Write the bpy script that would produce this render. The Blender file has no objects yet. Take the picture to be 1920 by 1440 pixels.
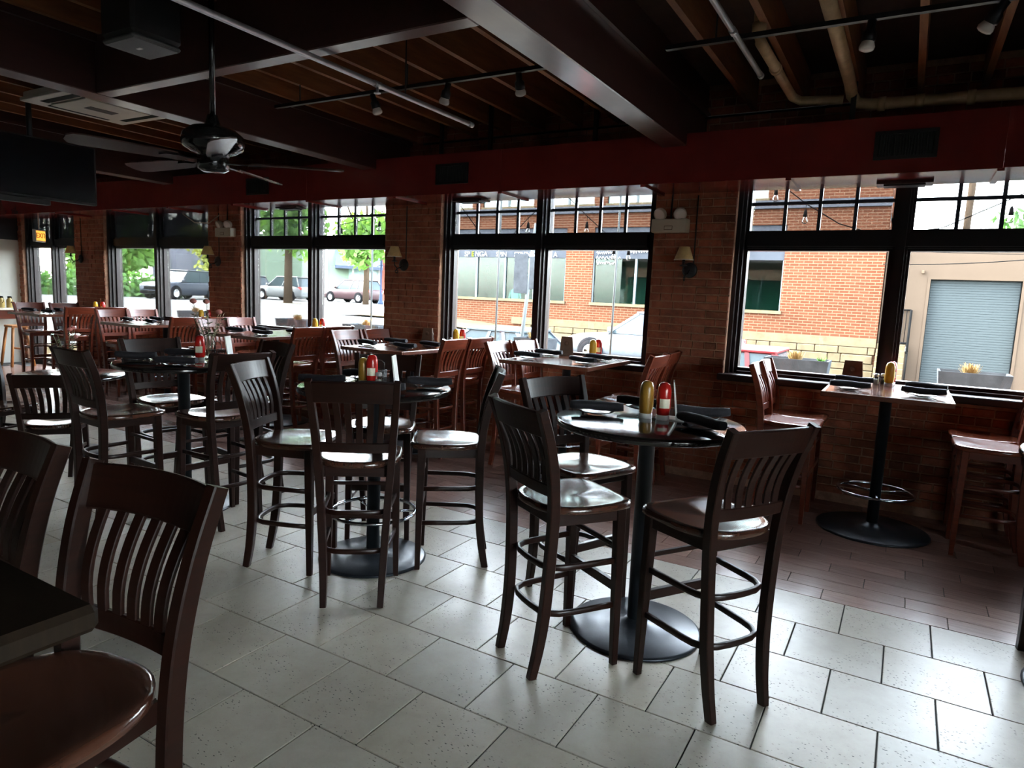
import bpy, bmesh, math, random
from math import sin, cos, pi, radians, sqrt, atan2
from mathutils import Vector, Matrix
random.seed(7)
SC = bpy.context.scene
COL = SC.collection

# ------------------------------------------------------------------ camera, sky, sun, exposure
F_PX, YAW, PITCH, ROLL, EYE = 1257.04, 0.5267, 0.1317, 0.0432, 1.66
cam_d = bpy.data.cameras.new('camera')
cam_d.sensor_fit = 'HORIZONTAL'; cam_d.sensor_width = 36.0; cam_d.lens = F_PX / 1920 * 36.0
cam_d.clip_start = 0.05; cam_d.clip_end = 500
cam = bpy.data.objects.new('camera', cam_d); COL.objects.link(cam)
fw = Vector((-sin(YAW) * cos(PITCH), cos(YAW) * cos(PITCH), -sin(PITCH)))
r0 = Vector((cos(YAW), sin(YAW), 0)); u0 = r0.cross(fw)
rt = cos(ROLL) * r0 + sin(ROLL) * u0; up = -sin(ROLL) * r0 + cos(ROLL) * u0
cm = Matrix((rt, up, -fw)).transposed().to_4x4(); cm.translation = Vector((0, 0, EYE))
cam.matrix_world = cm
SC.camera = cam

world = bpy.data.worlds.new('sky'); SC.world = world; world.use_nodes = True
wn = world.node_tree; wn.nodes.clear()
sky = wn.nodes.new('ShaderNodeTexSky'); sky.sky_type = 'NISHITA'; sky.sun_disc = False
sky.sun_elevation = radians(48); sky.sun_rotation = radians(263); sky.altitude = 200; sky.air_density = 1.0; sky.dust_density = 2.5; sky.ozone_density = 1.0
bg = wn.nodes.new('ShaderNodeBackground'); bg.inputs[1].default_value = 10.0
hs = wn.nodes.new('ShaderNodeHueSaturation'); hs.inputs['Saturation'].default_value = 0.35
wo = wn.nodes.new('ShaderNodeOutputWorld')
wn.links.new(sky.outputs[0], hs.inputs['Color']); wn.links.new(hs.outputs[0], bg.inputs[0]); wn.links.new(bg.outputs[0], wo.inputs[0])
sun_d = bpy.data.lights.new('sun', 'SUN'); sun_d.energy = 9.0; sun_d.angle = radians(1.5); sun_d.color = (1, 0.94, 0.84)
sun = bpy.data.objects.new('sun', sun_d); COL.objects.link(sun)
sun.rotation_euler = Vector((0.74, 0.12, -0.66)).to_track_quat('-Z', 'Y').to_euler()
vs = SC.view_settings
vs.view_transform = 'Standard'; vs.look = 'None'; vs.exposure = 0.58; vs.gamma = 1.0; vs.use_curve_mapping = False
SC.cycles.max_bounces = 10; SC.cycles.diffuse_bounces = 6; SC.cycles.glossy_bounces = 4; SC.cycles.transparent_max_bounces = 16
SC.cycles.caustics_reflective = False; SC.cycles.caustics_refractive = False
SC.cycles.use_denoising = True
SC.cycles.sample_clamp_indirect = 8.0

# ------------------------------------------------------------------ materials
def nt(name):
    m = bpy.data.materials.new(name); m.use_nodes = True
    t = m.node_tree
    return m, t, t.nodes['Principled BSDF']
def setp(b, **k):
    al = dict(color='Base Color', rough='Roughness', metal='Metallic', spec='Specular IOR Level', coat='Coat Weight', coat_rough='Coat Roughness', trans='Transmission Weight', sheen='Sheen Weight', emit='Emission Color', emit_s='Emission Strength', sss='Subsurface Weight')
    for a, v in k.items():
        if a in ('color', 'emit') and len(v) == 3: v = (*v, 1)
        b.inputs[al[a]].default_value = v
def coords(t, scale=(1, 1, 1), kind='Object'):
    tc = t.nodes.new('ShaderNodeTexCoord'); mp = t.nodes.new('ShaderNodeMapping'); mp.inputs['Scale'].default_value = scale
    t.links.new(tc.outputs[kind], mp.inputs[0]); return mp.outputs[0]
def noise(t, vec, scale, detail=4, rough=.6, dist=0):
    n = t.nodes.new('ShaderNodeTexNoise'); n.inputs['Scale'].default_value = scale; n.inputs['Detail'].default_value = detail
    n.inputs['Roughness'].default_value = rough; n.inputs['Distortion'].default_value = dist
    t.links.new(vec, n.inputs['Vector']); return n.outputs['Fac']
def ramp(t, fac, stops):
    r = t.nodes.new('ShaderNodeValToRGB'); e = r.color_ramp.elements
    while len(e) < len(stops): e.new(0.5)
    for i, (p, c) in enumerate(stops):
        e[i].position = p; e[i].color = (*c, 1) if len(c) == 3 else c
    t.links.new(fac, r.inputs[0]); return r.outputs[0]
def bump(t, b, h, strength=.2, dist=.01):
    n = t.nodes.new('ShaderNodeBump'); n.inputs['Strength'].default_value = strength; n.inputs['Distance'].default_value = dist
    t.links.new(h, n.inputs['Height']); t.links.new(n.outputs[0], b.inputs['Normal'])
def mixc(t, a, b, fac, mode='MIX'):
    m = t.nodes.new('ShaderNodeMix'); m.data_type = 'RGBA'; m.blend_type = mode
    for s, v in ((m.inputs[0], fac), (m.inputs[6], a), (m.inputs[7], b)):
        if hasattr(v, 'links') or isinstance(v, bpy.types.NodeSocket): t.links.new(v, s)
        else: s.default_value = v if not isinstance(v, tuple) else ((*v, 1) if len(v) == 3 else v)
    return m.outputs[2]
def plain(name, color, rough=.5, var=.25, scale=8, b=0.0, **k):
    m, t, p = nt(name); setp(p, rough=rough, **k)
    v = coords(t); f = noise(t, v, scale)
    lo = tuple(c * (1 - var) for c in color); hi = tuple(min(1, c * (1 + var)) for c in color)
    t.links.new(ramp(t, f, [(.3, lo), (.7, hi)]), p.inputs['Base Color'])
    if b: bump(t, p, noise(t, v, scale * 6), b, .004)
    return m
def wood(name, c1, c2, rough=.3, grain=(30, 3, 3), coat=.3, objvar=.25, spec=.5):
    m, t, p = nt(name); setp(p, rough=rough, coat=coat, coat_rough=.15, spec=spec)
    v = coords(t, grain); f = noise(t, v, 2.2, 6, .65, .6)
    c = ramp(t, f, [(.25, c1), (.75, c2)])
    oi = t.nodes.new('ShaderNodeObjectInfo')
    g = ramp(t, oi.outputs['Random'], [(0, (1 - objvar,) * 3), (1, (1, 1, 1))])
    t.links.new(mixc(t, c, g, 1.0, 'MULTIPLY'), p.inputs['Base Color'])
    rr = ramp(t, noise(t, coords(t), 9), [(.3, (rough * .94,) * 3), (.8, (min(1, rough * 1.12),) * 3)])
    t.links.new(rr, p.inputs['Roughness']); bump(t, p, f, .05, .002)
    return m
M = {}
M['stool'] = wood('shaded_stained_wood', (.008, .0028, .0019), (.021, .0062, .0036), .36, (2, 2, 22), .05, .25, .25)  # stool wood as seen against the windows, shade put into the colour
M['cherry'] = wood('lit_cherry_wood', (.085, .015, .007), (.21, .038, .014), .32, (2, 2, 22), .1, .25, .4)  # same stool wood, redder copy with window light put into the colour
M['seat'] = wood('shaded_seat_wood', (.030, .011, .007), (.070, .026, .015), .22, (22, 3, 3), .5)  # seat wood of the shaded copy, darkened in the colour
M['litseat'] = wood('lit_seat_wood', (.14, .03, .014), (.27, .066, .03), .22, (22, 3, 3), .5)  # same seat wood, window light put into the colour
M['tabletop'] = wood('black_tabletop', (.006, .005, .005), (.014, .011, .010), .10, (20, 3, 3), .6)
M['woodtop'] = wood('brown_tabletop', (.085, .022, .011), (.17, .050, .024), .14, (3, 20, 3), .6)
M['edge'] = wood('table_edge_wood', (.12, .030, .014), (.20, .06, .03), .3, (20, 20, 3), .4)
M['iron'] = plain('black_iron', (.016, .018, .021), .38, .2, 20, .05, metal=.3)
M['basemetal'] = plain('black_base_plate', (.020, .024, .030), .33, .3, 10, .05, metal=.5)
M['chrome'] = plain('chrome_ring', (.55, .58, .62), .18, .1, 10, metal=1.0)
M['frame'] = plain('black_window_frame', (.010, .010, .013), .42, .2, 6, spec=.3)
M['framebrown'] = plain('brown_window_frame', (.020, .010, .010), .36, .2, 6, spec=.35)
M['redpaint'] = plain('dark_red_paint', (.21, .026, .022), .24, .12, 3, coat=.6, coat_rough=.14)
M['beam'] = wood('brown_painted_beam', (.050, .022, .020), (.085, .038, .034), .30, (6, 1, 6), .35, .1)
M['joist'] = wood('old_joist_wood', (.17, .055, .020), (.38, .145, .055), .6, (8, 1, 8), 0, .35)
M['deck'] = wood('ceiling_deck_wood', (.025, .010, .006), (.05, .021, .011), .8, (9, 1, 9), 0, .3)
M['mortar'] = plain('mortar', (.36, .20, .13), .95, .35, 14, .4)
M['darkwall'] = plain('dark_wall_paint', (.045, .022, .020), .7, .2, 3)
M['whitewall'] = plain('cream_wall_paint', (.62, .60, .53), .7, .05, 2)
M['blacksign'] = plain('black_panel', (.012, .013, .015), .5, .2, 3)
M['napkin'] = plain('black_napkin_cloth', (.010, .008, .012), .85, .4, 40, .25)
M['plate'] = plain('dark_plate', (.020, .020, .023), .16, .1, 5)
M['ketchup'] = plain('red_bottle', (.42, .012, .010), .25, .1, 4)
M['mustard'] = plain('yellow_bottle', (.75, .42, .02), .3, .1, 4)
M['amber'] = plain('brown_mustard_bottle', (.30, .15, .02), .3, .1, 4)
M['whitecap'] = plain('white_plastic', (.75, .75, .72), .35, .05, 4)
M['label'] = plain('cream_label', (.72, .66, .52), .5, .1, 20)
M['card'] = plain('menu_card', (.62, .54, .44), .4, .15, 12)
M['cardbrown'] = plain('brown_card', (.13, .08, .055), .5, .2, 12)
M['mesh'] = plain('caddy_metal', (.08, .08, .08), .35, .3, 60, metal=.8)
M['salt'] = plain('salt', (.8, .8, .78), .8, .05, 60)
M['pepper'] = plain('pepper', (.04, .035, .03), .9, .6, 90)
M['shade_fab'] = plain('lamp_shade_fabric', (.62, .42, .17), .8, .12, 30)
M['beige'] = plain('beige_plastic', (.50, .44, .34), .5, .08, 5)
M['steel'] = plain('galvanised_pipe', (.42, .42, .43), .4, .15, 12, metal=.7)
M['pvc'] = plain('stained_plastic_pipe', (.52, .36, .20), .5, .25, 6)
M['white'] = plain('white_enamel', (0.72, 0.71, 0.66), .4, .06, 4)
M['bulb'] = plain('lamp_bulb_glass', (.78, .72, .66), .25, .05, 4)
M['leafdry'] = plain('dry_leaf', (.22, .20, .12), .7, .4, 20)
M['petal'] = plain('dusty_rose_petal', (.45, .15, .13), .7, .3, 20)
M['planter'] = plain('grey_planter', (0.0272, 0.0304, 0.0344), .75, .25, 7, .2)
M['soil'] = plain('soil', (0.048, 0.036, 0.024), .95, .5, 30, .5)
M['drygrass'] = plain('dry_grass', (0.149, 0.103, 0.046), .9, .3, 30)
M['grass'] = plain('green_blade', (0.054, 0.144, 0.023), .7, .3, 30)
M['road'] = plain('asphalt', (0.0748, 0.0748, 0.0748), .9, .12, .6, .1)
M['sidewalk'] = plain('concrete', (0.044, 0.0338, 0.0205), .9, .12, 1.2, .1)
M['limestone'] = plain('limestone', (0.0519, 0.0403, 0.0248), .85, .16, 5, .2)
M['stucco'] = plain('beige_stucco', (0.0357, 0.026, 0.019), .9, .05, .8, .05)
M['rollerdoor'] = plain('blue_grey_door', (0.0213, 0.0252, 0.0261), .55, .05, 2)
M['bluegrey'] = plain('slate_cladding', (0.032, 0.034, 0.04), .6, .12, 2)
M['signband'] = plain('dark_sign_band', (0.02, 0.022, 0.026), .5, .15, 2)
M['alu'] = plain('grey_aluminium', (0.066, 0.075, 0.078), .4, .1, 3, metal=.5)
M['letter'] = plain('white_letter', (0.16, 0.16, 0.16), .5, .03, 3)
M['lettergreen'] = plain('green_letter', (0.07, 0.124, 0.006), .5, .03, 3)
M['tyre'] = plain('tyre_rubber', (0.007, 0.007, 0.0077), .85, .2, 20)
M['rim'] = plain('alloy_rim', (.50, .51, .53), .3, .1, 6, metal=.6)
M['carglass'] = plain('car_window', (.02, .028, .032), .15, .1, 2, spec=.15)
M['lampred'] = plain('tail_lamp', (.45, .02, .02), .2, .1, 3)
M['headlamp'] = plain('head_lamp', (.65, .68, .70), .1, .1, 3)
M['bark'] = plain('bark', (0.042, 0.03, 0.021), .9, .3, 12, .5)
M['greenwall'] = plain('pale_green_wall', (0.0903, 0.1155, 0.0861), .9, .06, .5)
M['brickfar'] = plain('tan_brick_far', (0.101, 0.072, 0.041), .9, .25, 3)
M['redpost'] = plain('red_pilaster', (0.12, 0.041, 0.029), .8, .08, 2)
M['awning'] = plain('navy_awning', (0.032, 0.038, 0.052), .8, .1, 3)
M['darkhouse'] = plain('dark_grey_house', (0.078, 0.078, 0.09), .8, .15, 2)
M['lampiron'] = plain('dark_blue_iron', (.025, .035, .06), .5, .15, 4)
M['cable'] = plain('black_cable', (0.0045, 0.0045, 0.0045), .7, .2, 9)
M['yellowline'] = plain('yellow_road_paint', (0.279, 0.189, 0.045), .8, .1, 4)
M['bladewood'] = wood('fan_blade_wood', (.05, .026, .022), (.09, .048, .040), .25, (4, 20, 4), .4, .15)
M['fanmetal'] = plain('black_fan_housing', (.012, .012, .013), .18, .15, 6, coat=.5)
M['speaker'] = plain('black_speaker', (.014, .014, .015), .55, .2, 60, .3)
M['grille'] = plain('speaker_grille', (.10, .10, .10), .5, .3, 150, .4)
M['screen'] = plain('tv_glass', (.003, .004, .007), .22, .1, 3)
M['outerwall'] = plain('outer_wall', (.20, .16, .14), .9, .1, 2)
M['cloth'] = plain('pale_shirt', (.50, .56, .52), .9, .1, 12)
M['skin'] = plain('skin_tone', (.45, .27, .19), .6, .08, 12)
M['hair'] = plain('dark_hair', (.03, .022, .018), .7, .2, 20)
M['khaki'] = plain('khaki_cloth', (.42, .36, .22), .9, .1, 12)
M['jarglass_a'] = plain('jar_filled_amber', (.42, .30, .10), .2, .2, 12)
M['jarglass_b'] = plain('jar_filled_blue', (.22, .32, .34), .2, .2, 12)
M['orange'] = plain('orange_wood_leg', (.45, .18, .05), .5, .2, 9)

def leafmat(name, lo, hi):
    m, t, p = nt(name); setp(p, rough=.6)
    f = noise(t, coords(t), 1.7, 3); t.links.new(ramp(t, f, [(.3, lo), (.7, hi)]), p.inputs['Base Color'])
    tr = t.nodes.new('ShaderNodeBsdfTranslucent'); tr.inputs[0].default_value = (*hi, 1)
    mx = t.nodes.new('ShaderNodeMixShader'); mx.inputs[0].default_value = .35
    out = t.nodes['Material Output']
    t.links.new(p.outputs[0], mx.inputs[1]); t.links.new(tr.outputs[0], mx.inputs[2]); t.links.new(mx.outputs[0], out.inputs[0])
    return m
M['leaf_a'] = leafmat('bright_green_leaf', (.045, .12, .014), (.10, .20, .027))
M['leaf_b'] = leafmat('mid_green_leaf', (.028, .085, .014), (.065, .15, .028))
M['leaf_y'] = leafmat('yellow_green_leaf', (.13, .165, .018), (.21, .22, .035))
M['eucalyptus'] = leafmat('eucalyptus_leaf', (.10, .13, .07), (.24, .25, .15))

def glassmat(name, tint, refl=1.0, dark=0.0):
    m = bpy.data.materials.new(name); m.use_nodes = True; t = m.node_tree; t.nodes.clear()
    tr = t.nodes.new('ShaderNodeBsdfTransparent'); tr.inputs[0].default_value = (*tint, 1)
    gl = t.nodes.new('ShaderNodeBsdfGlossy'); gl.inputs['Roughness'].default_value = .01
    fr = t.nodes.new('ShaderNodeFresnel'); fr.inputs[0].default_value = 1.35
    mx = t.nodes.new('ShaderNodeMixShader'); out = t.nodes.new('ShaderNodeOutputMaterial')
    mu = t.nodes.new('ShaderNodeMath'); mu.operation = 'MULTIPLY'; mu.inputs[1].default_value = refl
    t.links.new(fr.outputs[0], mu.inputs[0]); t.links.new(mu.outputs[0], mx.inputs[0])
    t.links.new(tr.outputs[0], mx.inputs[1]); t.links.new(gl.outputs[0], mx.inputs[2]); t.links.new(mx.outputs[0], out.inputs[0])
    return m
M['glass'] = glassmat('window_glass', (.94, .97, .96), .8)
M['jar'] = glassmat('clear_glass', (.86, .88, .86), 1.5)
M['shopglass'] = plain('shop_window_glass', (.20, .30, .29), .04, .5, .9, spec=.9)
def screenmat(name, alpha, col):
    m = bpy.data.materials.new(name); m.use_nodes = True; t = m.node_tree; t.nodes.clear()
    tr = t.nodes.new('ShaderNodeBsdfTransparent'); df = t.nodes.new('ShaderNodeBsdfDiffuse'); df.inputs[0].default_value = (*col, 1)
    mx = t.nodes.new('ShaderNodeMixShader'); mx.inputs[0].default_value = alpha; out = t.nodes.new('ShaderNodeOutputMaterial')
    t.links.new(tr.outputs[0], mx.inputs[1]); t.links.new(df.outputs[0], mx.inputs[2]); t.links.new(mx.outputs[0], out.inputs[0])
    return m
M['screen_light'] = screenmat('roller_screen', .42, (.05, .055, .06))
M['screen_dark'] = screenmat('closed_roller_screen', .90, (.05, .06, .07))

def tilemat():
    m, t, p = nt('travertine'); v = coords(t)
    oi = t.nodes.new('ShaderNodeObjectInfo')
    ad = t.nodes.new('ShaderNodeVectorMath'); ad.operation = 'ADD'
    cb = t.nodes.new('ShaderNodeCombineXYZ')
    mu = t.nodes.new('ShaderNodeMath'); mu.operation = 'MULTIPLY'; mu.inputs[1].default_value = 60
    t.links.new(oi.outputs['Random'], mu.inputs[0]); t.links.new(mu.outputs[0], cb.inputs[0]); t.links.new(mu.outputs[0], cb.inputs[1])
    t.links.new(v, ad.inputs[0]); t.links.new(cb.outputs[0], ad.inputs[1]); vv = ad.outputs[0]
    base = ramp(t, noise(t, vv, 9, 9, .72, .3), [(.22, (.335, .298, .240)), (.5, (.390, .352, .288)), (.78, (.425, .392, .328))])
    vein = ramp(t, noise(t, vv, 13, 8, .7, 1.5), [(.40, (1, 1, 1)), (.47, (.72, .66, .56)), (.54, (1, 1, 1))])
    c = base
    # pits: small dark elongated holes gathered in patches
    mp = t.nodes.new('ShaderNodeMapping'); mp.inputs['Scale'].default_value = (1, 1.9, 1); mp.inputs['Rotation'].default_value = (0, 0, .5); t.links.new(vv, mp.inputs[0])
    vo = t.nodes.new('ShaderNodeTexVoronoi'); vo.inputs['Scale'].default_value = 44; t.links.new(mp.outputs[0], vo.inputs['Vector'])
    nz = noise(t, vv, 60, 3)
    ad2 = t.nodes.new('ShaderNodeMath'); ad2.operation = 'ADD'; t.links.new(vo.outputs['Distance'], ad2.inputs[0])
    mm = t.nodes.new('ShaderNodeMath'); mm.operation = 'MULTIPLY'; mm.inputs[1].default_value = .35; t.links.new(nz, mm.inputs[0]); t.links.new(mm.outputs[0], ad2.inputs[1])
    pit = ramp(t, ad2.outputs[0], [(.32, (1, 1, 1)), (.38, (0, 0, 0))])
    patch = ramp(t, noise(t, vv, 4.2, 2), [(.42, (0, 0, 0)), (.56, (1, 1, 1))])
    mask = mixc(t, pit, patch, 1.0, 'MULTIPLY')
    tint = ramp(t, oi.outputs['Random'], [(0, (.80, .80, .80)), (.5, (1, .97, .92)), (1, (1.0, 1.0, 1.0))])
    c = mixc(t, c, tint, 1.0, 'MULTIPLY')
    c = mixc(t, c, (.055, .045, .035, 1), mask)
    t.links.new(c, p.inputs['Base Color'])
    t.links.new(ramp(t, noise(t, vv, 7), [(.3, (.32,) * 3), (.8, (.37,) * 3)]), p.inputs['Roughness'])
    inv = t.nodes.new('ShaderNodeMath'); inv.operation = 'SUBTRACT'; inv.inputs[0].default_value = 1; t.links.new(mask, inv.inputs[1])
    bump(t, p, inv.outputs[0], .35, .003); setp(p, spec=.24)
    return m
M['tile'] = tilemat()
def plankmat():
    m, t, p = nt('wood_look_plank'); v = coords(t, (1.2, 28, 1))
    oi = t.nodes.new('ShaderNodeObjectInfo')
    f = noise(t, v, 3, 6, .65, .5)
    c = ramp(t, f, [(.25, (.19, .11, .088)), (.75, (.37, .235, .19))])
    g = ramp(t, oi.outputs['Random'], [(0, (.72, .70, .70)), (1, (1.05, 1, 1))])
    t.links.new(mixc(t, c, g, 1.0, 'MULTIPLY'), p.inputs['Base Color']); setp(p, rough=.22); bump(t, p, f, .2, .002)
    return m
M['plank'] = plankmat()
def brickmat():
    m, t, p = nt('old_red_brick'); v = coords(t)
    gm = t.nodes.new('ShaderNodeNewGeometry'); oi = t.nodes.new('ShaderNodeObjectInfo')
    f = noise(t, gm.outputs['Position'], 5.5, 5, .7)
    c = ramp(t, f, [(.28, (.13, .045, .026)), (.5, (.29, .094, .050)), (.72, (.41, .155, .083))])
    g = ramp(t, oi.outputs['Random'], [(0, (.55, .52, .5)), (.5, (.95, .9, .85)), (1, (1.25, 1.1, 1.0))])
    c2 = mixc(t, c, g, 1.0, 'MULTIPLY')
    sm = ramp(t, noise(t, gm.outputs['Position'], 21, 4, .7), [(.60, (0, 0, 0)), (.74, (1, 1, 1))])
    c3 = mixc(t, c2, (.30, .17, .11, 1), sm)
    t.links.new(c3, p.inputs['Base Color']); setp(p, rough=.85); bump(t, p, noise(t, gm.outputs['Position'], 60, 4), .5, .006)
    return m
M['brick'] = brickmat()
def facade(name, c1, c2, mor, w=.21, h=.075):
    m, t, p = nt(name)
    tc = t.nodes.new('ShaderNodeTexCoord'); sp = t.nodes.new('ShaderNodeSeparateXYZ'); cb = t.nodes.new('ShaderNodeCombineXYZ')
    t.links.new(tc.outputs['Object'], sp.inputs[0]); t.links.new(sp.outputs[0], cb.inputs[0]); t.links.new(sp.outputs[2], cb.inputs[1])
    b = t.nodes.new('ShaderNodeTexBrick'); t.links.new(cb.outputs[0], b.inputs['Vector'])
    b.inputs['Color1'].default_value = (*c1, 1); b.inputs['Color2'].default_value = (*c2, 1); b.inputs['Mortar'].default_value = (*mor, 1)
    b.inputs['Scale'].default_value = 1; b.inputs['Brick Width'].default_value = w; b.inputs['Row Height'].default_value = h; b.inputs['Mortar Size'].default_value = .010
    b.inputs['Mortar Smooth'].default_value = .2
    big = ramp(t, noise(t, cb.outputs[0], .8, 3), [(.3, (.86, .86, .86)), (.7, (1.05, 1.03, 1.0))])
    t.links.new(mixc(t, b.outputs['Color'], big, 1.0, 'MULTIPLY'), p.inputs['Base Color']); setp(p, rough=.9)
    return m
M['facade'] = facade('orange_brick_facade', (.036, .0135, .0078), (.043, .0168, .0098), (.066, .041, .027), .26, .085)
M['housebrick'] = facade('house_brick', (.40, .24, .2), (.45, .28, .22), (.5, .4, .35))

for _n in ('facade', 'housebrick', 'planter', 'soil', 'drygrass', 'grass', 'road', 'sidewalk', 'limestone', 'stucco', 'rollerdoor', 'bluegrey', 'signband', 'alu', 'letter', 'lettergreen', 'tyre', 'bark', 'greenwall', 'brickfar', 'redpost', 'awning', 'darkhouse', 'lampiron', 'cable', 'yellowline'):
    M[_n].node_tree.nodes['Principled BSDF'].inputs['Specular IOR Level'].default_value = 0.0     # matt weathered surfaces
    M[_n].node_tree.nodes['Principled BSDF'].inputs['Metallic'].default_value = 0.0
# ------------------------------------------------------------------ mesh helpers
class MB:
    def __init__(s): s.v = []; s.f = []; s.sm = []
    def add(s, vs, fs, smooth=False):
        o = len(s.v); s.v += [tuple(x) for x in vs]; s.f += [tuple(i + o for i in f) for f in fs]; s.sm += [smooth] * len(fs); return s
    def box(s, x0, x1, y0, y1, z0, z1):
        v = [(x, y, z) for z in (z0, z1) for y in (y0, y1) for x in (x0, x1)]
        return s.add(v, [(0, 2, 3, 1), (4, 5, 7, 6), (0, 1, 5, 4), (2, 6, 7, 3), (0, 4, 6, 2), (1, 3, 7, 5)])
    def cbox(s, x0, x1, y0, y1, z0, z1, b):
        b = min(b, .49 * (x1 - x0), .49 * (y1 - y0), .49 * (z1 - z0))
        X = (x0, x1); Y = (y0, y1); Z = (z0, z1); v = []; idx = {}
        for i in (0, 1):
            for j in (0, 1):
                for k in (0, 1):
                    sx, sy, sz = (1, -1)[i], (1, -1)[j], (1, -1)[k]
                    for a in range(3):
                        p = [X[i] + sx * b, Y[j] + sy * b, Z[k] + sz * b]
                        p[a] = (X[i], Y[j], Z[k])[a]
                        idx[(i, j, k, a)] = len(v); v.append(p)
        f = []
        q = [(0, 0), (1, 0), (1, 1), (0, 1)]
        for a in range(3):
            for e in (0, 1):
                lst = []
                for (m, n) in q:
                    key = [m, n]; key.insert(a, e); lst.append(idx[(*key, a)])
                f.append(tuple(lst))
        for a in range(3):          # edges along axis a, between faces of the two other axes
            o = [x for x in range(3) if x != a]
            for (m, n) in q:
                def K(t):
                    k = [0, 0, 0]; k[o[0]] = m; k[o[1]] = n; k[a] = t; return tuple(k)
                f.append((idx[(*K(0), o[0])], idx[(*K(1), o[0])], idx[(*K(1), o[1])], idx[(*K(0), o[1])]))
        for i in (0, 1):
            for j in (0, 1):
                for k in (0, 1): f.append(tuple(idx[(i, j, k, a)] for a in range(3)))
        return s.add(v, f)
    def sweep(s, path, prof, side=None, upv=None, closed=False, smooth=True, scales=None):
        # prof: list of (a,b): a along side, b along second axis
        P = [Vector(p) for p in path]; n = len(P); vs_ = []
        for i, p in enumerate(P):
            if closed: t = (P[(i + 1) % n] - P[i - 1]).normalized()
            else: t = (P[min(i + 1, n - 1)] - P[max(i - 1, 0)]).normalized()
            if side is not None:
                sd = Vector(side); sd = (sd - t * sd.dot(t)).normalized(); b = t.cross(sd)
            else:
                u = Vector(upv if upv else (0, 0, 1))
                if abs(u.dot(t)) > .98: u = Vector((1, 0, 0))
                sd = t.cross(u).normalized(); b = sd.cross(t)
            k = scales[i] if scales else 1
            for (x, y) in prof: vs_.append(p + sd * x * k + b * y * k)
        m = len(prof); fs = []
        for i in range(n if closed else n - 1):
            for j in range(m):
                a = i * m + j; b2 = i * m + (j + 1) % m; c = ((i + 1) % n) * m + (j + 1) % m; d = ((i + 1) % n) * m + j
                fs.append((a, b2, c, d))
        s.add(vs_, fs, smooth)
        if not closed:
            o = len(s.v) - n * m
            s.f += [tuple(o + j for j in reversed(range(m))), tuple(o + (n - 1) * m + j for j in range(m))]; s.sm += [False, False]
        return s
    def tube(s, path, r, seg=10, closed=False, scales=None, **k):
        return s.sweep(path, [(r * cos(2 * pi * i / seg), r * sin(2 * pi * i / seg)) for i in range(seg)], closed=closed, scales=scales, **k)
    def lathe(s, prof, seg=32, c=(0, 0, 0), smooth=True, axis='z'):
        n = len(prof); vs_ = []
        for i in range(seg):
            a = 2 * pi * i / seg
            for (r, z) in prof:
                if axis == 'z': vs_.append((c[0] + r * cos(a), c[1] + r * sin(a), c[2] + z))
                elif axis == 'y': vs_.append((c[0] + r * cos(a), c[1] + z, c[2] + r * sin(a)))
                else: vs_.append((c[0] + z, c[1] + r * cos(a), c[2] + r * sin(a)))
        fs = []
        for i in range(seg):
            for j in range(n - 1):
                a = i * n + j; b = ((i + 1) % seg) * n + j
                fs.append((a, b, b + 1, a + 1))
        return s.add(vs_, fs, smooth)
    def prism(s, poly, y0, y1, axis='y'):
        n = len(poly); v = []
        for y in (y0, y1):
            for (a, b) in poly: v.append((a, y, b) if axis == 'y' else ((y, a, b) if axis == 'x' else (a, b, y)))
        return s.add(v, [tuple(range(n)), tuple(range(2 * n - 1, n - 1, -1))] + [(i, i + n, (i + 1) % n + n, (i + 1) % n) for i in range(n)])
    def quad(s, a, b, c, d): return s.add([a, b, c, d], [(0, 1, 2, 3)])
    def mesh(s, name, m):
        me = bpy.data.meshes.new(name); me.from_pydata(s.v, [], s.f); me.polygons.foreach_set('use_smooth', s.sm)
        bm = bmesh.new(); bm.from_mesh(me); bmesh.ops.recalc_face_normals(bm, faces=bm.faces); bm.to_mesh(me); bm.free()
        if m: me.materials.append(M[m] if isinstance(m, str) else m)
        return me
    def build(s, name, m, parent=None, loc=None):
        return link(name, s.mesh(name, m), parent, loc)
def link(name, me, parent=None, loc=None, rot=None):
    o = bpy.data.objects.new(name, me); COL.objects.link(o)
    if parent is not None: o.parent = parent
    if loc is not None: o.location = loc
    if rot is not None: o.rotation_euler = rot
    return o
def tag(o, label=None, cat=None, group=None, kind=None):
    if label: o['label'] = label
    if cat: o['category'] = cat
    if group: o['group'] = group
    if kind: o['kind'] = kind
    return o
def thing(name, label, cat, loc=(0, 0, 0), rz=0, group=None, kind=None):
    o = bpy.data.objects.new(name, None); o.empty_display_size = .1; COL.objects.link(o)
    o.location = loc; o.rotation_euler = (0, 0, rz)
    return tag(o, label, cat, group, kind)
def copy_tree(o, loc=None, rz=None, label=None, group=None, parent=None):
    c = o.copy(); COL.objects.link(c); c.parent = parent
    for ch in list(o.children): copy_tree(ch, parent=c)
    if loc is not None: c.location = loc
    if rz is not None: c.rotation_euler = (0, 0, rz)
    if label: c['label'] = label
    if group: c['group'] = group
    return c
def rect(w, h, b=.0):
    if not b: return [(-w, -h), (w, -h), (w, h), (-w, h)]
    return [(-w + b, -h), (w - b, -h), (w, -h + b), (w, h - b), (w - b, h), (-w + b, h), (-w, h - b), (-w, -h + b)]
def struct(o): o['kind'] = 'structure'; return o
def px_size(p):
    q = cm.inverted() @ Vector(p); return -q.z
def in_view(p, mrg=.12):
    q = cm.inverted() @ Vector(p)
    if q.z > -.1: return False
    return abs(q.x / -q.z * F_PX) < 960 * (1 + mrg) and abs(q.y / -q.z * F_PX) < 720 * (1 + mrg)

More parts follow.
